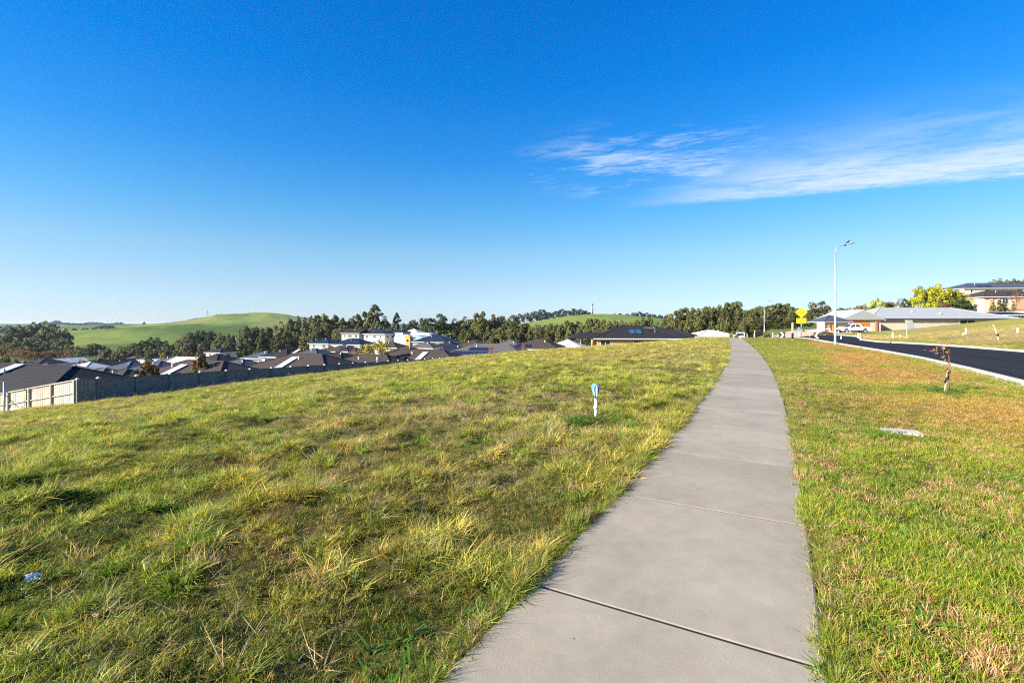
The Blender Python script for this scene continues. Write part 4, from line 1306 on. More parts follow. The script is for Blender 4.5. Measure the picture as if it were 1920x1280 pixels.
# ------------------------------------------------------------------ trees
MAT['leaf_gum'] = mat_leaf('gum_leaves', (0.050, 0.062, 0.022), (0.185, 0.180, 0.075))
MAT['leaf_belt'] = mat_leaf('belt_leaves', (0.046, 0.062, 0.016), (0.190, 0.180, 0.055))
MAT['leaf_dark'] = mat_leaf('cypress_leaves', (0.018, 0.036, 0.012), (0.060, 0.085, 0.025))
MAT['leaf_lime'] = mat_leaf('lime_leaves', (0.14, 0.17, 0.014), (0.36, 0.33, 0.025))
MAT['leaf_rust'] = mat_leaf('autumn_leaves', (0.11, 0.07, 0.03), (0.26, 0.15, 0.05))
MAT['leaf_hazed'] = mat_leaf('hazed_leaves', (0.030, 0.048, 0.034), (0.060, 0.080, 0.050))  # blue cast of distance haze put into the leaf colour
MAT['leaf_yellow'] = mat_leaf('yellow_leaves', (0.18, 0.16, 0.03), (0.38, 0.31, 0.06))
MAT['leaf_mixed'] = mat_leaf('garden_leaves', (0.045, 0.060, 0.012), (0.21, 0.10, 0.02))


def crown_mesh(name, mat, style, seed, nl=46, per=70, qs=0.030):
    g = np.random.default_rng(seed)
    C = []; Rr = []
    for k in range(nl):
        a = g.uniform(0, 2 * math.pi)
        if style == 'belt':
            t = g.uniform(0.0, 1.0) ** 1.15; z = 0.12 + 0.84 * t
            z = 0.04 + 0.92 * t; rad = 0.27 * (1 - t) ** 0.6 * g.uniform(0.45, 1.0) + 0.012; lr = 0.095 * (1.15 - 0.6 * t) * g.uniform(0.7, 1.3); sz = 1.3
        elif style == 'gum':
            ph = math.acos(g.uniform(-0.95, 1)); rr = g.uniform(0.55, 1.0)
            rad = 0.34 * math.sin(ph) ** 0.8 * rr; z = 0.53 + 0.41 * math.cos(ph) * rr; lr = g.uniform(0.07, 0.12); sz = 0.9
        elif style == 'open':
            t = g.uniform(); z = 0.42 + 0.54 * t; rad = 0.24 * math.sin(math.pi * min(1, 0.25 + 0.75 * t)) * g.uniform(0.3, 1.0) + 0.02; lr = g.uniform(0.045, 0.075); sz = 0.75
        elif style == 'dome':
            ph = math.acos(g.uniform(-0.1, 1)); rr = g.uniform(0.6, 1.0)
            rad = 0.46 * math.sin(ph) * rr; z = 0.26 + 0.62 * math.cos(ph) * rr; lr = g.uniform(0.08, 0.14); sz = 0.9
        elif style == 'cypress':
            ph = math.acos(g.uniform(0, 1)); rr = g.uniform(0.6, 1.0)
            rad = 0.50 * math.sin(ph) ** 0.8 * rr; z = 0.10 + 0.80 * math.cos(ph) * rr; lr = g.uniform(0.09, 0.15); sz = 0.6
        elif style == 'shrub':
            ph = math.acos(g.uniform(0, 1)); rr = g.uniform(0.5, 1.0)
            rad = 0.5 * math.sin(ph) * rr; z = 0.15 + 0.72 * math.cos(ph) * rr; lr = g.uniform(0.10, 0.18); sz = 0.9
        C.append((rad * math.cos(a), rad * math.sin(a), z)); Rr.append((lr, sz))
    V = []; cc = []
    for (c, (lr, sz)) in zip(C, Rr):
        tone = g.uniform(0, 1)
        n = g.normal(size=(per, 3)); n /= np.linalg.norm(n, axis=1)[:, None]
        n[:, 2] = np.where(n[:, 2] < -0.45, -n[:, 2], n[:, 2])
        p = np.array(c) + n * np.array([lr, lr, lr * sz]) * g.uniform(0.65, 1.08, (per, 1))
        nn = n + g.normal(0, 0.42, (per, 3)); nn /= np.linalg.norm(nn, axis=1)[:, None]
        t1 = np.cross(nn, g.normal(size=(per, 3))); t1 /= np.linalg.norm(t1, axis=1)[:, None]
        t2 = np.cross(nn, t1)
        s_ = qs * g.uniform(0.5, 1.2, (per, 1)); s2 = s_ * g.uniform(0.45, 0.8, (per, 1))
        q = np.stack([p - t1 * s_, p - t2 * s2, p + t1 * s_, p + t2 * s2], 1)
        V.append(q.reshape(-1, 3))
        col_ = np.stack([np.clip(0.25 + 0.5 * tone + g.normal(0, 0.18, per), 0, 1), np.clip(g.normal(0.5, 0.2, per), 0, 1), np.zeros(per)], -1)
        cc.append(np.repeat(col_, 4, 0))
    V = np.concatenate(V); cc = np.concatenate(cc)
    V[:, 2] = np.maximum(V[:, 2], 0.01)
    V[:, 2] /= np.percentile(V[:, 2], 99.7)
    f = np.arange(len(V)).reshape(-1, 4)
    return mesh_np(name, V, f, mat, False, cc)


def trunk_mesh(name, mat, seed, top=0.75, r0=0.022, limbs=6):
    r_ = random.Random(seed); m = MB()
    pts = [(0, 0, -0.03), (r_.uniform(-.01, .01), r_.uniform(-.01, .01), top * 0.4), (r_.uniform(-.03, .03), r_.uniform(-.03, .03), top)]
    m.tube(pts, [r0, r0 * 0.75, r0 * 0.2], 6)
    for k in range(limbs):
        z = top * r_.uniform(0.3, 0.8); a = r_.uniform(0, 6.28); l = r_.uniform(0.12, 0.26)
        m.tube([(0, 0, z), (l * 0.5 * math.cos(a), l * 0.5 * math.sin(a), z + l * 0.5), (l * math.cos(a), l * math.sin(a), z + l * 0.95)], [r0 * 0.45, r0 * 0.3, r0 * 0.1], 5)
    return m.mesh(name, mat, True)


def twig_mesh(name, mat, seed, n=130, up=0.8):
    r_ = random.Random(seed); m = MB()
    m.tube([(0, 0, -0.02), (0.01, 0, 0.3), (0, 0.01, 0.75)], [0.02, 0.015, 0.004], 5)

    def br(p, d, l, w, dep):
        e = p + d * l
        m.tube([p, (p + e) / 2 + Vector((r_.uniform(-1, 1), r_.uniform(-1, 1), 0)) * l * 0.05, e], [w, w * 0.7, w * 0.35], 3, False)
        if dep == 0: return
        for _ in range(4 if dep > 1 else 5):
            t = r_.uniform(0.3, 1.0)
            nd = (d + Vector((r_.uniform(-1, 1), r_.uniform(-1, 1), r_.uniform(-0.2, 1) * up)) * 0.6).normalized()
            br(p + (e - p) * t, nd, l * 0.6, w * 0.5, dep - 1)
    for k in range(9):
        a = r_.uniform(0, 6.28); z = r_.uniform(0.12, 0.6)
        br(Vector((0, 0, z)), Vector((math.cos(a) * 0.6, math.sin(a) * 0.6, up)).normalized(), 0.26, 0.008, 3)
    return m.mesh(name, mat, False)


KINDS = {}
def kind(name, leaf, style, n, seed, bark='bark', **kw):
    top = kw.pop('top', 0.7)
    KINDS[name] = [(trunk_mesh('trunk', MAT[bark], seed + k, top), crown_mesh('crown', MAT[leaf], style, seed + k, **kw)) for k in range(n)]


kind('gum', 'leaf_gum', 'gum', 3, 500, 'barkpale', nl=44, per=75)
kind('belt', 'leaf_belt', 'belt', 5, 520, nl=66, per=62, qs=0.026)
kind('open', 'leaf_gum', 'open', 2, 540, 'barkpale', nl=34, per=60, qs=0.026, top=0.85)
kind('cypress', 'leaf_dark', 'cypress', 2, 560, nl=56, per=90)
kind('darkgum', 'leaf_dark', 'gum', 2, 570, nl=44, per=70)
kind('lime', 'leaf_lime', 'dome', 3, 580, nl=58, per=95, qs=0.026)
kind('round', 'leaf_belt', 'dome', 2, 590, nl=60, per=90, qs=0.026)
kind('rust', 'leaf_rust', 'dome', 2, 600, nl=46, per=70)
kind('far', 'leaf_hazed', 'round' if False else 'dome', 3, 620, nl=26, per=26, qs=0.07)
kind('shrub', 'leaf_belt', 'shrub', 2, 640, nl=34, per=70, qs=0.045)
kind('yellow', 'leaf_yellow', 'gum', 2, 650, 'barkpale', nl=64, per=70, qs=0.026)
kind('mixed', 'leaf_mixed', 'gum', 2, 660, nl=38, per=70, qs=0.036)
kind('conifer', 'leaf_belt', 'belt', 2, 670, nl=30, per=60, qs=0.04)
TW = [twig_mesh('branches', MAT['twig'], 700 + k) for k in range(2)]
trs = random.Random(11)


def tree(kd, px, ytop, D, wpx, label, cat='tree', group=None, name='tree', zbase=None, bare=False):
    x = u_of(px) * D; z0 = tz(x, D) if zbase is None else zbase
    h = ray_z(ytop, D) - z0
    h = max(h, 8.0 if kd == 'far' and D < 1200 else 0.5)
    w = wpx * D / F / (2 * {'gum': 0.40, 'belt': 0.29, 'open': 0.28, 'cypress': 0.58, 'darkgum': 0.40, 'lime': 0.54, 'round': 0.54, 'rust': 0.52, 'far': 0.54, 'shrub': 0.6, 'yellow': 0.40, 'mixed': 0.40, 'conifer': 0.3, 'bare': 0.3}[kd])
    o = empty(name, (x, D, z0 - 0.05), trs.uniform(0, 6.28), (w, w, h))
    tag(o, label, cat, group)
    if kd == 'bare':
        link('branches', TW[trs.randrange(2)], o)
    else:
        tk, cr = KINDS[kd][trs.randrange(len(KINDS[kd]))]
        link('trunk', tk, o); link('crown', cr, o)
    return o


def profile(pts, step, D, kd, wpx, lab, grp, jd=14, jy=4.6, tint=None):
    px = pts[0][0]; k = 0
    xs = [p[0] for p in pts]; ys_ = [p[1] for p in pts]
    while px <= pts[-1][0]:
        y = float(np.interp(px, xs, ys_)) + trs.uniform(-jy, jy * 1.3)
        kk = kd if isinstance(kd, str) else trs.choice(kd)
        tree(kk, px + trs.uniform(-2, 2), y, (D(px) if callable(D) else D) + trs.uniform(-jd, jd), wpx * trs.uniform(0.95, 1.6), lab % ordinal(k), group=grp)
        px += step * 0.8 * trs.uniform(0.7, 1.2); k += 1


# belt A left of the tall gum
profile([(457, 611), (480, 610), (500, 613), (530, 607), (546, 601), (575, 600), (600, 594), (619, 590), (640, 595), (660, 592), (683, 588), (725, 590), (735, 600)], 15.5, 310, ('belt', 'belt', 'gum'), 27,
        '%s olive gum from the left in the belt behind the two storey houses', 'gums in the belt behind the two storey houses')
profile([(520, 622), (600, 617), (650, 612), (740, 612)], 26, 285, ('belt', 'gum'), 24, '%s low bushy gum from the left along the foot of the belt', 'bushy gums along the foot of the belt')
tree('open', 703, 571, 296, 38, 'tallest gum with an open crown standing above the belt')
tree('gum', 696, 584, 300, 30, 'broad gum right beneath the tallest open crowned gum')
tree('open', 744, 586, 300, 20, 'slender open gum alone in the gap right of the tallest gum')
tree('darkgum', 775, 600, 300, 26, 'rounded dark tree left of the great cypress')
tree('gum', 760, 606, 290, 22, 'small gum between the slender gum and the dark rounded tree')
tree('cypress', 822, 589, 285, 66, 'great dark cypress with dense spreading crown')
tree('cypress', 800, 597, 290, 40, 'smaller dark cypress merging with the left side of the great one')
# belt B between cypress and brick house
profile([(858, 598), (880, 594), (905, 588), (925, 592), (955, 591), (968, 602), (985, 610), (1003, 610), (1030, 604), (1060, 603), (1092, 601), (1120, 602), (1150, 606), (1170, 600), (1200, 598), (1215, 600), (1240, 597)],
        14.5, lambda p: 285 - (p - 860) * 0.16, ('belt', 'belt', 'gum'), 25, '%s olive tree from the left in the long belt right of the cypress', 'olive trees in the long belt right of the cypress')
profile([(870, 612), (940, 610), (1000, 616), (1060, 612), (1140, 612)], 21, lambda p: 255 - (p - 860) * 0.14, 'belt', 24, '%s front row tree from the left below the long belt', 'front row trees below the long belt')
# belt C right of the brick house
profile([(1248, 594), (1262, 586), (1280, 577), (1300, 578), (1325, 577), (1345, 574), (1365, 568), (1384, 566), (1398, 582), (1412, 578), (1425, 573), (1440, 572), (1455, 570), (1470, 569), (1482, 574), (1500, 577)],
        14, 205, 'belt', 28, '%s tall gum from the left in the belt behind the footpath crest', 'tall gums in the belt behind the footpath crest', jd=9, jy=1.4)
profile([(1252, 606), (1300, 600), (1360, 598), (1400, 600), (1450, 596), (1490, 600)], 19, 188, 'belt', 26, '%s lower front gum from the left behind the footpath crest', 'lower front gums behind the footpath crest', jd=6)
# right hand trees
tree('round', 1534, 565, 165, 50, 'round headed dark tree right of the yellow warning sign')
tree('cypress', 1505, 582, 172, 44, 'dark tree directly behind the yellow warning sign')
tree('rust', 1556, 583, 150, 26, 'rust coloured tree behind the slate roofed pavilion')
tree('darkgum', 1577, 577, 170, 20, 'small dark tree just right of the street lamp pole')
tree('round', 1588, 577, 160, 22, 'small green tree above the grey garage wing')
for px, y, kd, w, lab in [(1605, 573, 'rust', 22, 'reddish brown tree left of the yellow green pair'), (1620, 570, 'lime', 26, 'first yellow green tree above the grey steel roof'), (1645, 560, 'lime', 34, 'taller yellow green tree with pointed top above the grey steel roof'),
                          (1662, 566, 'darkgum', 22, 'dark green tree right of the pointed yellow green tree'), (1680, 561, 'rust', 36, 'wide brownish tree above the middle of the grey roof'), (1703, 559, 'darkgum', 30, 'dark tree touching the left side of the big yellow green tree')]:
    tree(kd, px, y, 158, w, lab)
for px, y, w, lab in [(1733, 537, 52, 'left dome of the big yellow green trees beside the hilltop house'), (1757, 533, 56, 'highest of the big yellow green trees beside the hilltop house'), (1783, 541, 50, 'third big yellow green tree sloping down to the hilltop house'), (1805, 549, 36, 'small yellow green tree in front of the hilltop house wall')]:
    tree('lime', px, y, 140, w, lab, zbase=2.0)
tree('rust', 1768, 566, 130, 40, 'brownish bush below the big yellow green trees', zbase=2)
tree('darkgum', 1795, 563, 130, 40, 'dark bush between the grey roof and the brown roofed house', zbase=2)
tree('cypress', 1818, 570, 132, 34, 'dark spreading bush at the right end of the grey roof', zbase=2.5)
for k, px in enumerate((1862, 1875, 1889, 1903, 1918)):
    tree('gum', px, (524, 522, 525, 523, 524)[k], 270, 22, '%s tree from the left on the skyline above the hilltop house' % ordinal(k), group='trees on the skyline above the hilltop house', zbase=14)
for k, (px, y, w) in enumerate(((1862, 567, 12), (1874, 562, 13), (1884, 566, 14), (1900, 565, 9))):
    tree('conifer', px, y, 136, w, '%s small conifer from the left in front of the brown roofed house' % ordinal(k), cat='conifer', group='small conifers below the brown roofed house', zbase=ray_z(584, 136))
tree('bare', 1905, 544, 138, 30, 'leafless reddish tree in front of the brown roofed house', zbase=ray_z(580, 138))
# left clumps
for k, (px, y, D, w, kd) in enumerate([(12, 622, 400, 34, 'gum'), (30, 614, 410, 34, 'darkgum'), (50, 612, 420, 30, 'gum'), (68, 604, 425, 34, 'darkgum'), (92, 602, 425, 32, 'gum'), (82, 618, 400, 30, 'gum'), (104, 622, 396, 30, 'darkgum'), (121, 616, 405, 28, 'gum'), (110, 632, 385, 26, 'gum'), (60, 630, 390, 30, 'gum')]):
    tree(kd, px, y, D, w, '%s tree in the tall dark clump on the shaded slope at the left' % ordinal(k), group='tall dark clump on the shaded slope')
for k, (px, y, D, w, kd) in enumerate([(152, 655, 300, 16, 'gum'), (167, 645, 320, 20, 'round'), (180, 643, 325, 22, 'round'), (192, 648, 330, 20, 'darkgum'), (216, 658, 290, 14, 'round'), (228, 649, 300, 22, 'round'), (243, 645, 310, 22, 'round'), (258, 642, 320, 22, 'darkgum'), (272, 637, 330, 24, 'darkgum'), (288, 632, 335, 28, 'darkgum'), (304, 638, 330, 26, 'darkgum'), (318, 645, 320, 22, 'darkgum'), (262, 654, 290, 20, 'round'), (280, 655, 290, 18, 'round'), (306, 661, 240, 12, 'yellow')]):
    tree(kd, px, y, D, w, '%s round tree in the row above the left rooftops' % ordinal(k), group='round trees in the row above the left rooftops')
for k, (px, y, D, w, kd) in enumerate([(343, 632, 330, 30, 'gum'), (358, 623, 340, 34, 'gum'), (376, 619, 345, 36, 'darkgum'), (396, 621, 345, 34, 'darkgum'), (414, 625, 340, 30, 'gum'), (432, 626, 335, 26, 'gum'), (348, 640, 300, 22, 'gum'), (365, 640, 305, 22, 'darkgum'), (385, 638, 305, 26, 'darkgum'), (405, 640, 300, 24, 'gum'), (425, 641, 260, 22, 'shrub')]):
    tree(kd, px, y, D, w, '%s tree in the large dark clump left of the blue roofed house' % ordinal(k), group='large dark clump left of the blue roofed house')
for k, (px, y, w) in enumerate([(6, 645, 26), (18, 647, 22), (38, 651, 30), (52, 656, 24), (70, 661, 26), (88, 658, 30), (350, 650, 18), (384, 639, 16)]):
    tree('bare', px, y, 320 if k < 6 else 230, w, '%s leafless reddish tree from the left above the far left rooftops' % ordinal(k), group='leafless reddish trees above the left rooftops')
tree('round', 10, 668, 175, 26, 'dark green garden shrub among roofs at the left edge', cat='shrub')
tree('round', 30, 672, 160, 24, 'second green garden shrub among roofs near the left edge', cat='shrub')
tree('rust', 152, 673, 170, 18, 'small rust coloured shrub among the left rooftops', cat='shrub')
# scrub filling the foot of the left clumps
for k, (px, y, D, w, kd) in enumerate([(4, 634, 380, 34, 'shrub'), (24, 637, 375, 36, 'shrub'), (46, 640, 370, 36, 'shrub'), (68, 641, 372, 38, 'shrub'), (90, 640, 376, 38, 'shrub'), (112, 640, 372, 34, 'shrub'), (130, 645, 366, 26, 'shrub'), (148, 648, 350, 26, 'shrub'),
                                       (200, 652, 300, 26, 'shrub'), (226, 655, 295, 26, 'shrub'), (252, 652, 300, 30, 'shrub'), (284, 648, 305, 32, 'shrub'), (312, 650, 300, 28, 'shrub'), (336, 645, 300, 28, 'shrub'), (356, 645, 300, 30, 'shrub'), (380, 646, 296, 30, 'shrub'), (404, 645, 296, 30, 'shrub'), (430, 641, 300, 30, 'shrub'), (452, 636, 300, 26, 'shrub')]):
    tree(kd, px, y, D, w, '%s bushy mass from the left at the foot of the dark tree clumps' % ordinal(k), cat='shrub', group='bushy undergrowth at the foot of the dark clumps', name='shrub')
for k, (px, y, D, w, kd) in enumerate([(2, 612, 900, 22, 'far'), (18, 610, 950, 22, 'far'), (36, 608, 980, 20, 'far'), (54, 609, 1000, 22, 'far'), (140, 615, 900, 18, 'far'), (156, 618, 880, 20, 'far'), (172, 619, 900, 22, 'far'), (215, 622, 860, 20, 'far'), (232, 626, 840, 20, 'far')]):
    tree(kd, px, y, D, w, '%s distant tree from the left on the low ground before the green hill' % ordinal(k), group='distant trees on the low ground before the green hill')
for k, (px, y, D, w) in enumerate([(6, 652, 290, 30), (26, 655, 285, 30), (45, 657, 280, 32), (66, 659, 275, 30), (88, 658, 280, 32), (106, 656, 285, 26), (128, 658, 280, 20)]):
    tree('rust', px, y, D, w, '%s russet shrub from the left behind the far left rooftops' % ordinal(k), cat='shrub', group='russet shrubs behind the far left rooftops', name='shrub')
# backyard trees behind the fence
tree('mixed', 276, 676, 50, 44, 'round orange and green backyard tree just above the dark fence')
tree('mixed', 376, 663, 52, 36, 'uneven green and yellow backyard tree just above the dark fence')
tree('shrub', 404, 683, 52, 22, 'low brown green bush behind the fence right of the uneven tree', cat='shrub')
tree('yellow', 702, 638, 84, 62, 'large thin leaved yellow tree rising behind the fence')
tree('shrub', 738, 655, 92, 26, 'golden brown bush right of the large yellow tree', cat='shrub')
tree('shrub', 199, 697, 47, 16, 'little golden shrub behind the fence corner', cat='shrub')
for k, (px, y, D, w) in enumerate([(788, 641, 96, 20), (804, 645, 98, 14), (817, 646, 98, 14), (645, 648, 120, 20), (622, 652, 110, 12), (920, 633, 96, 13), (959, 637, 98, 12), (981, 637, 100, 12), (660, 642, 130, 18)]):
    tree('bare', px, y, D, w, '%s thin leafless backyard tree counted from the big yellow tree' % ordinal(k), group='thin leafless backyard trees')
# hill trees
far_list = []
for px in np.arange(84, 232, 6.5): far_list.append((px, 603 + 3.5 * vnoise(px / 14, 0, 3) - (3 if 98 < px < 112 else 0), 2400))
for k, (px, y, D) in enumerate(far_list):
    tree('far', float(px), float(y), D, 13, '%s tree from the left on the far blue ridge' % ordinal(k), group='trees on the far blue ridge')
for k, (px, y, D, w) in enumerate([(560, 591, 900, 12), (572, 594, 900, 12), (583, 591, 900, 14), (594, 593, 900, 13), (604, 594, 900, 12), (548, 606, 850, 12), (614, 596, 900, 12)]):
    tree('far', px, y, D, w, '%s tree from the left on the ridge between green hill and belt' % ordinal(k), group='trees on the ridge beyond the belt')
for k, (px, y, w) in enumerate([(962, 590, 12), (975, 588, 14), (988, 586, 14), (1002, 583, 16), (1018, 580, 18), (1031, 585, 14), (1043, 583, 15), (1053, 579, 16), (1065, 582, 15), (1076, 578, 16), (1088, 579, 17), (1098, 582, 12), (1106, 585, 9)]):
    tree('far', px, y, 940, w * 1.7, '%s tree from the left on the ridge left of the round tower' % ordinal(k), group='trees on the ridge left of the round tower')
for k, (px, y, w) in enumerate([(1152, 588, 12), (1163, 587, 13), (1176, 588, 14), (1189, 586, 13), (1200, 584, 14), (1212, 586, 16), (1225, 589, 12), (1238, 590, 12), (1252, 590, 14)]):
    tree('far', px, y, 950, w * 1.6, '%s tree from the left on the skyline right of the round tower' % ordinal(k), group='trees on the skyline right of the round tower')
for k, (px, y, D, w) in enumerate([(176, 620, 1000, 14), (188, 615, 1050, 16), (200, 611, 1080, 18), (208, 618, 1050, 14), (160, 624, 1000, 10), (262, 622, 1050, 16), (280, 620, 1050, 18), (298, 619, 1060, 18), (316, 618, 1060, 18), (332, 617, 1060, 14), (270, 603, 1350, 7),
                                   (408, 589, 1450, 8), (416, 588.5, 1450, 9), (427, 589.5, 1450, 8), (447, 597, 1400, 8), (455, 599, 1400, 10), (236, 626, 980, 12), (396, 608, 1300, 7), (410, 607, 1300, 8), (422, 606, 1310, 7), (432, 604.5, 1320, 8), (440, 603, 1330, 9), (462, 602, 1400, 8), (350, 613, 1200, 9), (365, 612, 1200, 8), (246, 610, 1330, 9)]):
    tree('far', px, y, D, w * (1.7 if D < 1200 else 1.1), '%s dark bush dotted over the big green hill' % ordinal(k), group='dark bushes dotted over the big green hill')
tree('shrub', 1437, 620, 84, 20, 'brown green shrub left of the far street lamp foot', cat='shrub')
tree('lime', 1371, 622, 112, 10, 'small golden shrub at the far end of the footpath', cat='shrub')
tree('shrub', 1381, 624, 110, 10, 'grey green shrub beside the parked white van', cat='shrub')

#--SECTION3--
# ------------------------------------------------------------------ towers and poles on the hills
def pole_thing(name, label, cat, x, y, z0, h, r0, r1, mat, n=8):
    o = MB().tube([(0, 0, -0.4), (0, 0, h)], [r0, r1], n).build(name, mat, None, True, loc=(x, y, z0))
    return tag(o, label, cat)


D = 855.0; x = u_of(1110) * D; z0 = tz(x, D); zt_ = ray_z(569, D)
tw = empty('tower', (x, D, z0)); tag(tw, 'slender round dark tower on top of the green hill', 'tower')
MB().tube([(0, 0, -2), (0, 0, zt_ - z0 - 2.2)], [2.1, 1.75], 14).build('shaft', MAT['grey'], tw, True)
MB().tube([(0, 0, zt_ - z0 - 2.5), (0, 0, zt_ - z0)], 2.5, 14).build('gallery', MAT['grey'], tw, True)
D = 1440.0; x = u_of(389) * D; z0 = tz(x, D); hh = ray_z(584.5, D) - z0
tw = empty('tower', (x, D, z0)); tag(tw, 'tiny lattice mast with antenna drum on the big green hill', 'mast')
m = MB()
for sx in (-1, 1):
    for sy in (-1, 1): m.tube([(sx * 2.2, sy * 2.2, -1), (sx * 1.0, sy * 1.0, hh)], 0.22, 4)
for k in range(5):
    z = hh * k / 5; w0 = 2.2 - 1.2 * k / 5; w1 = 2.2 - 1.2 * (k + 1) / 5
    m.tube([(-w0, -w0, z), (w1, -w1, z + hh / 5)], 0.15, 4).tube([(w0, -w0, z), (-w1, -w1, z + hh / 5)], 0.15, 4)
m.build('lattice', MAT['grey'], tw)
MB().tube([(0, 0, hh - 1), (0, 0, hh + 2.5)], 1.7, 8).build('drum', MAT['grey'], tw)
for k, (px, y, D, h) in enumerate(((113, 662, 330, 9.0), (186, 672, 240, 8), (288, 652, 300, 8.0))):
    x = u_of(px) * D; z0 = tz(x, D)
    pl = empty('power_pole', (x, D, z0)); tag(pl, ['pale power pole standing before the dark clump at the left', 'thin grey power pole rising from the left rooftops', 'pale power pole in front of the round trees'][k], 'power pole', 'power poles among the left rooftops')
    MB().tube([(0, 0, -0.5), (0, 0, h)], [0.16, 0.11], 6).build('pole', MAT['galv'], pl)
    MB().box((0, 0, h - 0.6), (2.2, 0.12, 0.12)).build('crossarm', MAT['galv'], pl)


# ------------------------------------------------------------------ street lamps
def street_lamp(label, x, y, height, reach, rz=0.0):
    o = empty('street_lamp', (x, y, tz(x, y)), rz); tag(o, label, 'street lamp', 'street lamps along the verge')
    h = height
    MB().tube([(0, 0, -0.3), (0, 0, 0.25), (0, 0, 0.26), (0, 0, h * 0.5), (0, 0, h - 0.75)], [0.105, 0.105, 0.085, 0.072, 0.055], 14).build('pole', MAT['galv'], o, True)
    pts = [(0, 0, h - 0.76), (0.01, 0, h - 0.6), (0.08, 0, h - 0.38), (0.22, 0, h - 0.2), (0.42, 0, h - 0.09), (0.7, 0, h - 0.03), (reach * 0.72, 0, h + 0.035)]
    MB().tube(pts, [0.05, 0.046, 0.042, 0.038, 0.034, 0.032, 0.030], 10).build('arm', MAT['galv'], o, True)
    m = MB(); a = reach * 0.66; e = reach + 0.12
    prof = []
    secs = [(a, 0.045, 0.03), (a + 0.08, 0.09, 0.045), (a + 0.25, 0.125, 0.05), (e - 0.12, 0.13, 0.04), (e, 0.07, 0.02)]
    vs = []; fs = []
    for (xx, hw, hh_) in secs:
        zc = h + 0.035 + (xx - a) * 0.16
        for k in range(8):
            t = 2 * math.pi * k / 8
            vs.append((xx, hw * math.cos(t), zc + hh_ * math.sin(t)))
    for i in range(len(secs) - 1):
        for k in range(8): fs.append((i * 8 + k, i * 8 + (k + 1) % 8, (i + 1) * 8 + (k + 1) % 8, (i + 1) * 8 + k))
    fs += [tuple(range(8)), tuple(range((len(secs) - 1) * 8, len(secs) * 8))]
    m.add(vs, fs).build('lamp_head', MAT['galv'], o, True)
    MB().tube([(a + 0.3, 0, h + 0.11), (a + 0.3, 0, h + 0.18)], 0.035, 8).build('photocell', MAT['grey'], o)
    MB().box((a - 0.14, 0, h - 0.055), (0.16, 0.08, 0.09)).build('bracket', MAT['black'], o)
    return o


LX, LY = u_of(1566) * 39.0, 39.0
street_lamp('tall galvanised street lamp in the verge with a bird perched on it', LX, LY, 8.02, 1.42)
street_lamp('further galvanised street lamp beyond the crest, left of the warning sign', u_of(1433) * 100, 100, ray_z(564.5, 100) - tz(u_of(1433) * 100, 100), 1.5)

# bird on the lamp
def bird():
    zl = tz(LX, LY) + 8.02
    g = [(-0.24, 0.005, 0.02, 0.012), (-0.14, 0.035, 0.03, 0.02), (-0.07, 0.075, 0.05, 0.045), (0.0, 0.115, 0.062, 0.06), (0.06, 0.155, 0.055, 0.058), (0.095, 0.20, 0.038, 0.042), (0.115, 0.245, 0.036, 0.038), (0.135, 0.275, 0.032, 0.03), (0.158, 0.283, 0.014, 0.013), (0.20, 0.276, 0.004, 0.004)]
    vs = []; fs = []; n = 10
    for i, (x, z, ry, rr) in enumerate(g):
        a = g[max(i - 1, 0)]; b = g[min(i + 1, len(g) - 1)]
        dx, dz = b[0] - a[0], b[1] - a[1]; l = math.hypot(dx, dz); nx, nz = -dz / l, dx / l
        for k in range(n):
            t = 2 * math.pi * k / n
            vs.append((x + nx * rr * math.sin(t), ry * math.cos(t), z + nz * rr * math.sin(t)))
    for i in range(len(g) - 1):
        for k in range(n): fs.append((i * n + k, i * n + (k + 1) % n, (i + 1) * n + (k + 1) % n, (i + 1) * n + k))
    fs += [tuple(range(n)), tuple(range((len(g) - 1) * n, len(g) * n))]
    o = empty('bird', (LX + 1.02, LY, zl + 0.10), 0.0); tag(o, 'black bird perched on the arm of the tall street lamp', 'bird')
    MB().add(vs, fs).build('body', MAT['feather'], o, True)
    for s in (-1, 1):
        MB().tube([(0.0, s * 0.03, 0.08), (0.01, s * 0.03, -0.03)], 0.007, 5).tube([(-0.02, s * 0.03, -0.03), (0.04, s * 0.03, -0.02)], 0.006, 5).build('leg', MAT['feather'], o)
    o.scale = (0.95, 0.95, 0.95)


bird()


# ------------------------------------------------------------------ road signs
def text_mesh(body, size, x, z, y=-0.02, spacing=1.0):
    cu = bpy.data.curves.new('lettering', 'FONT'); cu.body = body; cu.size = size; cu.align_x = 'CENTER'; cu.align_y = 'CENTER'
    cu.extrude = 0.003; cu.space_character = spacing; cu.offset = size * 0.006
    cu.materials.append(MAT['black'])
    to = bpy.data.objects.new('lettering', cu); me = bpy.data.meshes.new_from_object(to); bpy.data.objects.remove(to)
    return me, (x, y, z), (R(90), 0, 0)


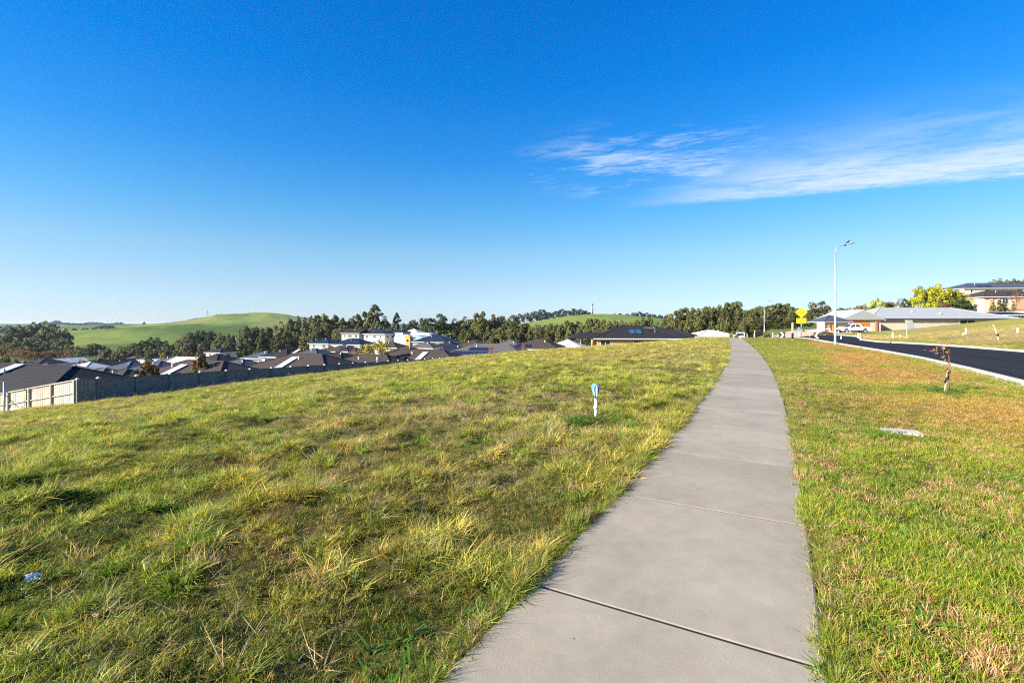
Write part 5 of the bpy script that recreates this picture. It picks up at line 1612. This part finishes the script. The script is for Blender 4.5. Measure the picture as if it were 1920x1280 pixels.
def warning_sign():
    D = 46.5; x = u_of(1502.5) * D; z0 = tz(x, D)
    o = empty('road_sign', (x, D, z0), R(-22)); tag(o, 'yellow diamond warning sign reading SLOW POINT above a ONE LANE plate', 'road sign')
    H_ = ray_z(575, D) - z0
    MB().tube([(0, 0.05, -0.3), (0, 0.05, H_ - 0.15)], 0.034, 10).build('post', MAT['galv'], o, True)
    s = 0.54
    m = MB(); c = H_ - s - 0.0
    out = []
    rr = 0.05
    for (ax, az) in ((0, s), (s, 0), (0, -s), (-s, 0)):
        tx, tz_ = (-az, ax)
        l = s
        out += [((ax - rr * ax / l) + tx / l * -rr * -1, (az - rr * az / l) + tz_ / l * rr), ((ax - rr * ax / l) - tx / l * rr, (az - rr * az / l) - tz_ / l * rr)]
    ang = sorted(out, key=lambda p: math.atan2(p[1], p[0]))
    m.prism(ang, -0.012, 0.0, lambda p, t: (p[0], t, c + p[1]))
    pl = m.build('diamond_plate', MAT['yellow'], o)
    for body, dz in (('SLOW', 0.095), ('POINT', -0.10)):
        cu, loc, rot = text_mesh(body, 0.25, 0, c + dz, -0.016)
        link('lettering', cu, pl, loc, rot)
    pz = c - s - 0.27
    m = MB(); w, h, r_ = 0.41, 0.25, 0.05
    pr = []
    for (cx, cz, a0) in ((w - r_, h - r_, 0), (-w + r_, h - r_, 90), (-w + r_, -h + r_, 180), (w - r_, -h + r_, 270)):
        for k in range(4):
            t = R(a0 + 30 * k); pr.append((cx + r_ * math.cos(t), cz + r_ * math.sin(t)))
    m.prism(pr, -0.012, 0.0, lambda p, t: (p[0], t, pz + p[1]))
    pl = m.build('lower_plate', MAT['yellow'], o)
    for body, dz in (('ONE', 0.10), ('LANE', -0.11)):
        cu, loc, rot = text_mesh(body, 0.21, 0, pz + dz, -0.016)
        link('lettering', cu, pl, loc, rot)


warning_sign()


def chevron(px, ytop, ybot, D, flip, label):
    x = u_of(px) * D; z0 = tz(x, D)
    zt, zb = ray_z(ytop, D), ray_z(ybot, D)
    h = zt - zb; w = h * 0.98
    o = empty('chevron_sign', (x, D, z0), R(-24)); tag(o, label, 'road sign', 'chevron hazard boards at the road narrowing')
    c = (zt + zb) / 2 - z0
    MB().box((0, 0, c), (w, 0.012, h)).build('board', MAT['black'], o)
    s = -1 if flip else 1
    P = [(-0.36, 0.5), (-0.02, 0.5), (0.36, 0.0), (-0.02, -0.5), (-0.36, -0.5), (0.02, 0.0)]
    P = [(s * a * w, b * h * 0.96) for a, b in P]
    m = MB(); m.prism(P, -0.012, -0.007, lambda p, t: (p[0], t, c + p[1]))
    m.build('arrow', MAT['white'], o)
    for sx in ((0,) if not flip else (-0.3, 0.3)):
        MB().tube([(sx * w, 0.04, -0.5), (sx * w, 0.04, c + h * 0.4)], 0.03, 6).build('post', MAT['white'], o)


chevron(1466.5, 622.5, 632.5, 57, False, 'black and white chevron board pointing right at the road narrowing')
chevron(1531, 624, 634, 54, True, 'black and white chevron board pointing left at the road narrowing')


def simple_post(px, ytop, ybase, label, mat, r=0.05, name='post', cat='post', group=None, square=False, D=None, lean=(0, 0)):
    if D is None:
        x, D, z0 = ground_at(px, ybase, 25)
    else:
        x = u_of(px) * D; z0 = tz(x, D)
    h = max(0.2, ray_z(ytop, D) - z0)
    m = MB()
    if square: m.add([(-r, -r, -0.3), (r, -r, -0.3), (r, r, -0.3), (-r, r, -0.3), (-r + lean[0], -r + lean[1], h), (r + lean[0], -r + lean[1], h), (r + lean[0], r + lean[1], h), (-r + lean[0], r + lean[1], h)],
                      [(0, 3, 2, 1), (4, 5, 6, 7), (0, 1, 5, 4), (1, 2, 6, 5), (2, 3, 7, 6), (3, 0, 4, 7)])
    else: m.tube([(0, 0, -0.3), (lean[0] * .5, lean[1] * .5, h / 2), (lean[0], lean[1], h)], [r, r, r * 0.9], 8)
    o = m.build(name, mat, None, loc=(x, D, z0))
    return tag(o, label, cat, group)


p = simple_post(1486, 605, 639, 'pale timber post with a dark lower half left of the warning sign', MAT['timber'], 0.062, 'timber_post', square=True, D=49)
MB().box((0, 0, 0.42), (0.14, 0.14, 0.62)).build('sleeve', MAT['black'], p)
bs = empty('small_sign', (u_of(1498) * 60, 60, tz(u_of(1498) * 60, 60)), R(-25)); tag(bs, 'small dull blue plate on a thin white post behind the warning sign', 'road sign')
_h = ray_z(613, 60) - tz(u_of(1498) * 60, 60)
MB().tube([(0, 0, -0.4), (0, 0, _h)], 0.03, 6).build('post', MAT['white'], bs)
MB().box((-0.05, -0.04, _h - 0.42), (0.42, 0.02, 0.34)).build('plate', MAT['signblue'], bs)
simple_post(1393.5, 588, 632, 'slim dark green pole beyond the end of the footpath', MAT['signgreen'], 0.055, 'green_pole', 'pole', D=78)
for px, yt, yb, lab in ((1415, 619, 633, 'short grey post left of the far street lamp'), (1401, 626, 633, 'stubby grey post nearest the white van'), (1449, 623, 632, 'small pale marker post right of the far street lamp'), (1376, 627, 633, 'tiny grey bollard at the far end of the footpath')):
    simple_post(px, yt, yb, lab, MAT['timber'] if px != 1449 else MAT['white'], 0.07, 'bollard', 'bollard', 'small posts beyond the crest', D=74)

# stakes and plastic guards on the bank
for px, yt, yb, r_, lab in ((1609, 624, 633.5, 0.06, 'white plastic guard on the bank under the parked pickup'), (1612.8, 623, 633, 0.022, 'thin stake beside the white guard under the parked pickup'), (1674, 623, 634, 0.085, 'chunky white guard on the bank left of the tall stake'),
                           (1688, 627, 632, 0.06, 'tiny white peg close to the tall stake'), (1811, 615, 626.5, 0.075, 'tall white guard in the middle of the bank'), (1806, 624, 629, 0.06, 'low white stub beside the tall white guard'),
                           (1908, 615, 624, 0.07, 'white guard high on the bank near the right edge'), (1577, 630, 636, 0.05, 'small white peg just right of the lamp pole')):
    simple_post(px, yt, yb, lab, MAT['white'], r_, 'plant_guard', 'plant guard', 'white guards and pegs on the bank')
st = simple_post(1701, 600, 634, 'tall pale timber stake with angled arm on the bank', MAT['timber'], 0.04, 'stake', 'stake', lean=(-0.12, 0))
MB().tube([(-0.12, 0, 1.75), (0.5, 0, 1.9)], 0.03, 5).build('arm', MAT['timber'], st)
st = simple_post(1874, 608, 637, 'leaning timber stake on the bank near the right edge', MAT['timber'], 0.045, 'stake', 'stake', lean=(-0.45, 0.1))
MB().box((-0.16, 0, 0.42), (0.13, 0.13, 0.16)).build('tie', MAT['black'], st)

# wire fence on the crest of the bank
pts = []
for px, y in ((1700, 602), (1737, 601), (1767, 600), (1798, 599.5), (1831, 598), (1862, 597)):
    D = 96.0; x = u_of(px) * D; pts.append(Vector((x, D, tz(x, D))))
wf_ = empty('wire_fence', pts[0]); tag(wf_, 'thin wire fence with pale posts in front of the long grey roof', 'fence')
for p in pts: MB().box((p.x - pts[0].x, p.y - pts[0].y, p.z - pts[0].z + 0.6), (0.1, 0.1, 1.5)).build('post', MAT['timber'], wf_)
for hh in (0.25, 0.55, 0.85, 1.15, 1.3):
    MB().tube([p - pts[0] + Vector((0, -0.07, hh)) for p in pts], 0.014, 4).build('wire', MAT['galv'], wf_)
# loose panels leaning by the house
lp = MB().add([(0, 0, 0), (1.5, 0, 0), (1.1, 0.5, 2.0), (-0.4, 0.5, 2.0), (0, 0.05, 0), (1.5, 0.05, 0), (1.1, 0.55, 2.0), (-0.4, 0.55, 2.0)], [(0, 1, 2, 3), (7, 6, 5, 4), (0, 4, 5, 1), (1, 5, 6, 2), (2, 6, 7, 3), (3, 7, 4, 0)]).build('leaning_sheet', MAT['grey'], None, loc=(u_of(1704) * 98, 98, tz(u_of(1704) * 98, 98) - 0.05))
tag(lp, 'dark grey sheet leaning beside the tall stake in front of the brick house', 'sheet')

# driveway, side path and garden rail left of the houses
def patch(name, corners, mat, dz, label=None, n=10):
    C_ = [ground_at(px, y, 62, 200) for px, y in corners]
    A, B, C2, D2 = [np.array(c[:2]) for c in C_]
    vs = []; fs = []
    for i in range(n + 1):
        for j in range(n + 1):
            s_, t = i / n, j / n
            p = (A * (1 - s_) + B * s_) * (1 - t) + (D2 * (1 - s_) + C2 * s_) * t
            vs.append((p[0], p[1], tz(p[0], p[1]) + dz))
    for i in range(n):
        for j in range(n):
            a = i * (n + 1) + j; fs.append((a, a + n + 1, a + n + 2, a + 1))
    o = MB().add(vs, fs).build(name, mat); tag(o, label, kind='structure')


patch('driveway', [(1448, 631), (1600, 626), (1590, 616), (1480, 621)], MAT['gravel'], 0.06)
patch('side_path', [(1462, 636.5), (1540, 629), (1545, 626), (1460, 634)], MAT['palepath'], 0.10)
r0 = [ground_at(px, y, 60, 200) for px, y in ((1518, 631), (1533, 629), (1556, 626))]
O = Vector(r0[0])
hr = empty('garden_rail', r0[0]); tag(hr, 'white garden rail beside the driveway left of the pavilion', 'rail')
for p in r0: MB().box(tuple(Vector(p) - O + Vector((0, 0, 0.5))), (0.1, 0.1, 1.1)).build('post', MAT['white'], hr)
MB().tube([Vector(p) - O + Vector((0, 0, 1.05)) for p in r0], 0.045, 6).build('rail', MAT['white'], hr)
tree('rust', 1545, 620, 78, 34, 'low dark red garden bed beside the driveway', cat='shrub', name='shrub')
lb = empty('letterbox', ground_at(1507, 628, 60)); tag(lb, 'small letterbox with an orange post by the side path', 'letterbox')
MB().box((0, 0, 0.4), (0.16, 0.16, 0.9)).build('post', MAT['orange'], lb)
MB().box((0, 0, 0.98), (0.34, 0.3, 0.26)).build('box', MAT['black'], lb)


# ------------------------------------------------------------------ parked vehicles
def wheel(parent, x, y, z, r=0.38):
    w = MB().tube([(x, y - 0.12, z), (x, y - 0.10, z), (x, y + 0.10, z), (x, y + 0.12, z)], [r * 0.93, r, r, r * 0.93], 20).build('wheel', MAT['rubber'], parent, True)
    m = MB().tube([(x, y - 0.125, z), (x, y - 0.128, z)], r * 0.62, 14); m.build('rim', MAT['galv'], w)


def pickup():
    D = 90.0; x = u_of(1600) * D; z0 = tz(x, D)
    o = empty('pickup_truck', (x, D, ray_z(624.3, D)), R(-6)); tag(o, 'white dual cab pickup parked facing left before the long brick house', 'pickup truck')
    L = 5.3
    def body_section(prof, wy, name, mat, top_in=0.0, zcut=9):
        m = MB(); n = len(prof)
        vs = [(px, -wy + (top_in * max(0, (pz - zcut)) if pz > zcut else 0), pz) for px, pz in prof] + [(px, wy - (top_in * max(0, (pz - zcut)) if pz > zcut else 0), pz) for px, pz in prof]
        fs = [tuple(range(n)), tuple(range(2 * n - 1, n - 1, -1))] + [(k, k + n, (k + 1) % n + n, (k + 1) % n) for k in range(n)]
        return m.add(vs, fs).build(name, mat, o)
    # lower body with wheel arches
    def arch(cx, r, n=8): return [(cx + r * math.cos(math.pi * k / n), 0.42 + r * math.sin(math.pi * k / n)) for k in range(n + 1)]
    low = [(-2.62, 0.45)] + [(p[0], p[1]) for p in reversed(arch(-1.65, 0.47))] + [(p[0], p[1]) for p in reversed(arch(1.58, 0.47))] + [(2.64, 0.5), (2.66, 1.12), (0.98, 1.14), (0.9, 1.08), (-1.2, 1.06), (-2.35, 0.98), (-2.62, 0.80)]
    body_section(low, 0.92, 'body', MAT['carwhite'])
    cab = [(-1.35, 1.05), (-0.62, 1.62), (-0.3, 1.72), (0.55, 1.72), (0.92, 1.62), (1.22, 1.08)]
    body_section(cab, 0.90, 'cab', MAT['carwhite'], 0.28, 1.05)
    for (a, b, c, d) in (((-1.05, 1.12), (-0.56, 1.56), (-0.12, 1.60), (-0.12, 1.12)), ((0.0, 1.12), (0.0, 1.60), (0.55, 1.58), (0.88, 1.12))):
        for s in (-1, 1):
            m = MB(); P_ = [a, b, c, d]
            yy = lambda z: s * (0.912 - 0.28 * (z - 1.05))
            m.add([(p[0], yy(p[1]), p[1]) for p in P_] + [(p[0], yy(p[1]) - s * 0.02, p[1]) for p in P_], [(0, 1, 2, 3), (7, 6, 5, 4), (0, 4, 5, 1), (1, 5, 6, 2), (2, 6, 7, 3), (3, 7, 4, 0)])
            m.build('side_window', MAT['glass'], o)
    m = MB(); m.add([(-1.33, -0.80, 1.10), (-1.33, 0.80, 1.10), (-0.64, 0.66, 1.62), (-0.64, -0.66, 1.62)], [(0, 1, 2, 3)]); m.build('windscreen', MAT['glass'], o)
    m = MB().box((1.8, 0, 1.16), (1.62, 1.70, 0.06)); m.build('tray_cover', MAT['black'], o)
    m = MB().tube([(1.0, -0.7, 1.60), (1.45, -0.72, 1.22)], 0.05, 6).tube([(1.0, 0.7, 1.60), (1.45, 0.72, 1.22)], 0.05, 6).tube([(1.0, -0.7, 1.60), (1.0, 0.7, 1.60)], 0.05, 6); m.build('sports_bar', MAT['black'], o)
    for s in (-1, 1):
        wheel(o, -1.65, s * 0.80, 0.38); wheel(o, 1.58, s * 0.80, 0.38)
        MB().box((2.66, s * 0.80, 0.95), (0.04, 0.16, 0.3)).build('tail_light', MAT['red'], o)
        MB().box((-2.58, s * 0.70, 0.82), (0.1, 0.36, 0.14)).build('headlight', MAT['galv'], o)
        MB().box((-0.95, s * 1.0, 1.16), (0.12, 0.16, 0.16)).build('mirror', MAT['black'], o)
    MB().box((-2.66, 0, 0.55), (0.1, 1.7, 0.22)).build('bumper', MAT['black'], o)
    MB().box((0, -0.94, 0.50), (2.1, 0.12, 0.06)).build('side_step', MAT['black'], o)


pickup()


def van():
    D = 112.0; x = u_of(1388.5) * D; z0 = ray_z(623, D) - 2.05
    o = empty('van', (x, D, z0), R(62)); tag(o, 'white van half hidden beyond the crest of the footpath', 'van')
    prof = [(-2.3, 0.4), (2.3, 0.4), (2.35, 1.95), (2.2, 2.05), (-1.0, 2.05), (-1.25, 1.95), (-1.9, 1.25), (-2.4, 1.05)]
    m = MB(); m.prism(prof, -0.9, 0.9, lambda p, t: (p[0], t, p[1])); m.build('body', MAT['carwhite'], o)
    for s in (-1, 1):
        m = MB(); m.prism([(-1.7, 1.25), (-1.2, 1.8), (1.9, 1.8), (1.9, 1.25)], s * 0.895, s * 0.915, lambda p, t: (p[0], t, p[1])); m.build('side_window', MAT['glass'], o)
        wheel(o, -1.5, s * 0.85, 0.34, 0.34); wheel(o, 1.5, s * 0.85, 0.34, 0.34)
    m = MB(); m.add([(-1.91, -0.8, 1.28), (-1.91, 0.8, 1.28), (-1.3, 0.75, 1.9), (-1.3, -0.75, 1.9)], [(0, 1, 2, 3)]); m.build('windscreen', MAT['glass'], o)


van()


# ------------------------------------------------------------------ near things in the grass
def marker_post():
    x, y = u_of(1117.5) * 8.25, 8.25; z0 = tz(x, y)
    o = empty('marker_post', (x, y, z0)); tag(o, 'short white service post with a pale blue hose looped over its top', 'marker post')
    MB().tube([(0, 0, -0.1), (0, 0, 0.20), (-0.004, 0, 0.37)], [0.028, 0.028, 0.026], 12).build('pipe', MAT['white'], o, True)
    # sleeve, collar and strap
    MB().tube([(-0.003, 0, 0.155), (-0.003, 0, 0.17), (-0.005, 0, 0.205), (-0.005, 0, 0.215)], [0.036, 0.039, 0.038, 0.033], 12).build('collar', MAT['white'], o, True)
    m = MB()
    for k in range(4):
        m.box((-0.02 + 0.012 * (k % 3), -0.039, 0.165 + 0.011 * k), (0.010, 0.003, 0.004))
    m.build('lettering', MAT['black'], o)
    # flattened hose folded into an upright loop
    def band(pts, w, t, name, mat):
        m_ = MB(); vs = []; fs = []
        P_ = [Vector(p) for p in pts]
        for i, p in enumerate(P_):
            d = (P_[min(i + 1, len(P_) - 1)] - P_[max(i - 1, 0)]).normalized()
            nrm = Vector((-d.z, 0, d.x))
            wv = Vector((0, 1, 0))
            ww = w * (0.75 + 0.25 * math.sin(math.pi * i / (len(P_) - 1)))
            for (a, b) in ((-1, -1), (1, -1), (1, 1), (-1, 1)):
                vs.append(tuple(p + wv * a * ww / 2 + nrm * b * t / 2))
        for i in range(len(P_) - 1):
            for k in range(4): fs.append((i * 4 + k, i * 4 + (k + 1) % 4, (i + 1) * 4 + (k + 1) % 4, (i + 1) * 4 + k))
        fs += [(0, 1, 2, 3), tuple(range((len(P_) - 1) * 4, len(P_) * 4))]
        return m_.add(vs, fs).build(name, mat, o, True)
    band([(-0.010, -0.01, 0.33), (-0.034, -0.01, 0.40), (-0.060, -0.005, 0.48), (-0.068, 0, 0.54), (-0.050, 0, 0.575), (-0.015, 0, 0.580), (0.012, 0, 0.575), (0.026, 0, 0.55), (0.022, -0.005, 0.47), (0.012, -0.01, 0.40), (0.006, -0.015, 0.33)], 0.085, 0.012, 'hose_loop', MAT['bluecloth'])
    band([(-0.018, -0.022, 0.36), (-0.040, -0.03, 0.45), (-0.046, -0.03, 0.53), (-0.028, -0.025, 0.565), (0.0, -0.02, 0.56), (0.008, -0.02, 0.50), (0.002, -0.022, 0.42), (0.010, -0.022, 0.34)], 0.05, 0.010, 'inner_fold', MAT['litter'])
    MB().tube([(-0.012, -0.004, 0.36), (-0.022, -0.002, 0.46), (-0.022, 0, 0.55)], [0.014, 0.026, 0.028], 10).build('hose_core', MAT['litter'], o, True)
    m = MB(); m.tube([(0.032, -0.012, 0.56), (0.034, -0.012, 0.43)], [0.024, 0.012], 8); m.build('blue_cap', MAT['bluedark'], o, True)
    MB().tube([(-0.006, 0, 0.345), (-0.006, 0, 0.375)], 0.036, 12).build('strap', MAT['black'], o)


marker_post()


def meter_pit():
    x, y = u_of(1690) * 7.0, 7.0; z0 = tz(x, y)
    o = empty('water_meter_cover', (x, y, z0 + 0.0), R(-26)); tag(o, 'pale concrete utility cover half sunk in the verge grass', 'utility cover')
    w, h, r_ = 0.225, 0.175, 0.04
    pr = []
    for (cx, cz, a0) in ((w - r_, h - r_, 0), (-w + r_, h - r_, 90), (-w + r_, -h + r_, 180), (w - r_, -h + r_, 270)):
        for k in range(4):
            t = R(a0 + 30 * k); pr.append((cx + r_ * math.cos(t), cz + r_ * math.sin(t)))
    MB().prism(pr, -0.05, 0.055, lambda p, t: (p[0], p[1], t)).build('surround', MAT['palepath'], o)
    MB().prism([(a * 0.78, b * 0.76) for a, b in pr], 0.03, 0.061, lambda p, t: (p[0], p[1], t)).build('lid', MAT['kerb'], o)
    MB().box((0.0, -0.09, 0.062), (0.08, 0.03, 0.006)).build('lifting_slot', MAT['black'], o)


meter_pit()


def sapling():
    x, y = u_of(1777) * 11.3, 11.3; z0 = tz(x, y)
    o = empty('sapling', (x, y, z0)); tag(o, 'crooked young street tree with a few red and yellow leaves tied to stakes', 'sapling')
    r_ = random.Random(5)
    m = MB()
    trunk = [(0.0, 0, -0.1), (0.02, 0, 0.2), (0.0, 0, 0.45), (0.03, 0, 0.62), (0.035, 0, 0.80), (0.015, 0, 0.93), (-0.05, 0, 1.10)]
    m.tube(trunk, [0.011, 0.010, 0.009, 0.008, 0.008, 0.006, 0.003], 7)
    m.build('trunk', MAT['twig'], o, True)
    tips = []
    for (a, pts) in enumerate([[(0.035, 0, 0.70), (-0.08, 0.0, 0.77), (-0.2, 0.01, 0.88), (-0.34, 0.02, 0.97), (-0.55, 0.03, 1.00)], [(0.03, 0, 0.80), (0.04, 0.02, 0.95), (0.0, 0.03, 1.12)],
                               [(-0.08, 0, 0.77), (-0.12, -0.03, 0.93), (-0.14, -0.04, 1.08)], [(-0.2, 0, 0.88), (-0.22, 0.05, 0.98), (-0.2, 0.08, 1.07)], [(0.03, 0, 0.9), (-0.08, 0.04, 1.0), (-0.12, 0.05, 1.10)],
                               [(-0.2, 0.01, 0.88), (-0.30, -0.04, 0.93), (-0.40, -0.06, 1.04)], [(0.03, 0, 0.86), (-0.04, -0.05, 0.95), (-0.02, -0.08, 1.03)]]):
        MB().tube(pts, [0.006] + [0.004] * (len(pts) - 2) + [0.002], 5).build('branch', MAT['twig'], o)
        for i in range(len(pts) - 1):
            for _ in range(5):
                t = r_.random(); p0 = Vector(pts[i]); p1 = Vector(pts[i + 1]); tips.append(p0.lerp(p1, t))
    lm = [simple('leaf_red', (0.26, 0.07, 0.05), 0.6, noise=0.2), simple('leaf_gold', (0.42, 0.30, 0.05), 0.6, noise=0.2), simple('leaf_olive', (0.14, 0.17, 0.05), 0.6, noise=0.2)]
    me = []
    for k in range(3):
        mm = MB(); mm.add([(0, 0, 0), (0.014, 0.002, 0.018), (0.010, 0.0, 0.042), (0, -0.004, 0.055), (-0.010, 0, 0.042), (-0.014, 0.002, 0.018)], [(0, 1, 2, 3), (0, 3, 4, 5)])
        me.append(mm.mesh('leaf', lm[k]))
    for p in tips:
        if r_.random() < 0.8:
            link('leaf', me[0 if r_.random() < 0.6 else r_.choice([1, 2])], o, tuple(p), (r_.uniform(-2.4, 2.4), r_.uniform(-1, 1), r_.uniform(0, 6.28)), (1, 1, r_.uniform(0.7, 1.2)))
    for s in (0,):
        low = [(-0.03, 0, 0.22), (-0.18, 0.05, 0.30), (-0.42, 0.12, 0.42), (-0.68, 0.2, 0.60), (-0.80, 0.24, 0.66)]
        MB().tube(low, [0.006, 0.006, 0.005, 0.004, 0.002], 5).build('branch', MAT['bark'], o)
        for k in range(26):
            t = r_.uniform(0.5, 3.99) if k > 5 else r_.uniform(3, 3.99); i = int(t); p = Vector(low[i]).lerp(Vector(low[i + 1]), t - i)
            link('leaf', me[r_.choice([0, 2, 2])], o, tuple(p), (r_.uniform(-2.4, 2.4), r_.uniform(-1, 1), r_.uniform(0, 6.28)), (0.8, 1, 0.8))
    MB().box((-0.03, 0.01, 0.24), (0.028, 0.022, 0.56), M=Matrix.Rotation(R(8), 4, 'Y')).build('stake', MAT['timber'], o)
    MB().tube([(-0.075, 0.0, 0.24), (-0.06, -0.03, 0.36), (0.0, -0.035, 0.44), (0.05, -0.02, 0.52), (0.02, 0.03, 0.56), (-0.03, 0.03, 0.52), (-0.02, -0.03, 0.46)], 0.011, 6).build('tie', MAT['black'], o, True)
    MB().tube([(0.035, 0.01, -0.05), (0.03, 0.01, 0.5)], 0.012, 6).build('stake', MAT['bark'], o)
    MB().tube([(-0.01, -0.02, 0.58), (0.03, -0.02, 0.66), (0.0, 0.0, 0.70)], [0.018, 0.024, 0.012], 6).build('dry_clump', MAT['twig'], o)
    return x, y


sx_, sy_ = sapling()


def litter(x, y, label, s=0.05):
    r_ = random.Random(int(x * 100) % 97); z0 = tz(x, y)
    vs = []; n = 6
    for i in range(n):
        for j in range(n):
            vs.append(((i / (n - 1) - .5) * s * 1.8 + r_.uniform(-.006, .006), (j / (n - 1) - .5) * s * 1.3 + r_.uniform(-.006, .006), 0.05 + r_.uniform(-0.4, 0.5) * s * 0.7))
    fs = [(i * n + j, (i + 1) * n + j, (i + 1) * n + j + 1, i * n + j + 1) for i in range(n - 1) for j in range(n - 1)]
    o = MB().add(vs, fs).build('litter_scrap', MAT['litter'], None, loc=(x, y, z0), rot=(0.5, 0.2, 0.7)); tag(o, label, 'litter')


litter(u_of(60) * 3.05, 3.05, 'crumpled white plastic scrap lying in the field grass near the left edge', 0.045)
litter(u_of(256) * 3.5, 3.5, 'tiny white scrap in the grass right of the larger plastic scrap', 0.022)

# galvanised post with brace at the far left
x, y = u_of(8) * 32.5, 32.5
gp = empty('steel_post', (x, y, tz(x, y))); tag(gp, 'bluish steel post with thin braces in front of the pale paling fence', 'post')
hh = ray_z(716, 32.5) - tz(x, y)
MB().tube([(0, 0, -0.3), (0, 0, hh)], 0.06, 8).build('post', MAT['galv'], gp, True)
MB().tube([(0, 0, hh - 0.8), (0.9, 0.05, hh - 1.7)], 0.02, 5).build('brace', MAT['bark'], gp)
MB().tube([(0, 0, hh - 0.75), (1.2, 0.0, hh - 0.3)], 0.015, 5).build('brace', MAT['bark'], gp)
MB().tube([(-4, -0.3, hh - 1.3), (0, 0, hh - 0.9)], 0.01, 4).build('wire', MAT['bark'], gp)

# grass tufts gathered at the feet of the near things
def local_tufts():
    X = []; Y = []; I = []; S = []; C_ = []
    def put(cx, cy, n, rad, idxs, sc, colr, ex=1.0):
        for _ in range(n):
            a = rng.uniform(0, 6.28); d = rad * math.sqrt(rng.uniform())
            X.append(cx + d * math.cos(a) * ex); Y.append(cy + d * math.sin(a)); I.append(int(rng.choice(idxs)))
            s_ = sc * rng.uniform(0.7, 1.3); S.append((s_, s_, s_)); C_.append(np.array(colr) * rng.uniform(0.7, 1.3))
    mx, my = u_of(1117.5) * 8.25, 8.25
    put(mx + 0.38, my - 0.05, 70, 0.28, [0, 1, 2, 3], 0.95, (0.07, 0.24, 0.03), 1.3)
    put(mx, my, 22, 0.14, [0, 1, 2], 0.8, (0.12, 0.22, 0.03))
    put(mx - 0.3, my - 0.35, 30, 0.3, [0, 1, 2], 1.1, (0.08, 0.17, 0.02))
    put(sx_, sy_, 60, 0.35, [0, 1, 4, 5], 1.2, (0.13, 0.21, 0.05))
    put(sx_ + 0.7, sy_ + 0.9, 90, 0.55, [0, 1, 6], 1.0, (0.08, 0.24, 0.04), 1.7)
    put(sx_ + 0.2, sy_ - 0.4, 40, 0.5, [0, 1], 0.9, (0.10, 0.22, 0.02), 1.4)
    put(sx_ - 1.0, sy_ + 0.6, 40, 0.5, [6, 7, 0], 1.1, (0.11, 0.24, 0.03), 1.6)
    px_, py_ = u_of(1690) * 7.0, 7.0
    put(px_ - 0.35, py_ - 0.1, 60, 0.2, [6, 7, 8], 1.4, (0.14, 0.25, 0.03))
    put(px_, py_ - 0.33, 60, 0.2, [6, 7, 8], 1.2, (0.2, 0.26, 0.04), 2.0)
    scatter('tuft_grass', 'denser green tufts around the service post and the sapling', 'grass', np.array(X), np.array(Y), np.array(I), np.array(S), np.array(C_))


local_tufts()


# ------------------------------------------------------------------ thin winter haze, one closed box round everything on the ground
def build_haze():
    m = bpy.data.materials.new('haze'); m.use_nodes = True
    w = NT(m.node_tree)
    v = w.n('ShaderNodeVolumePrincipled', i={'Color': (0.72, 0.84, 1.0, 1), 'Density': 0.00005, 'Anisotropy': 0.2})
    out = w.n('ShaderNodeOutputMaterial'); w.t.links.new(v.outputs[0], out.inputs['Volume'])
    lo, hi = -30.0, 48.0
    MB().box((0, 0, (lo + hi) / 2), (46000, 46000, hi - lo)).build('haze', m)
    tag(bpy.data.objects['haze'], 'thin blue haze lying over the distant hills', kind='stuff')


build_haze()
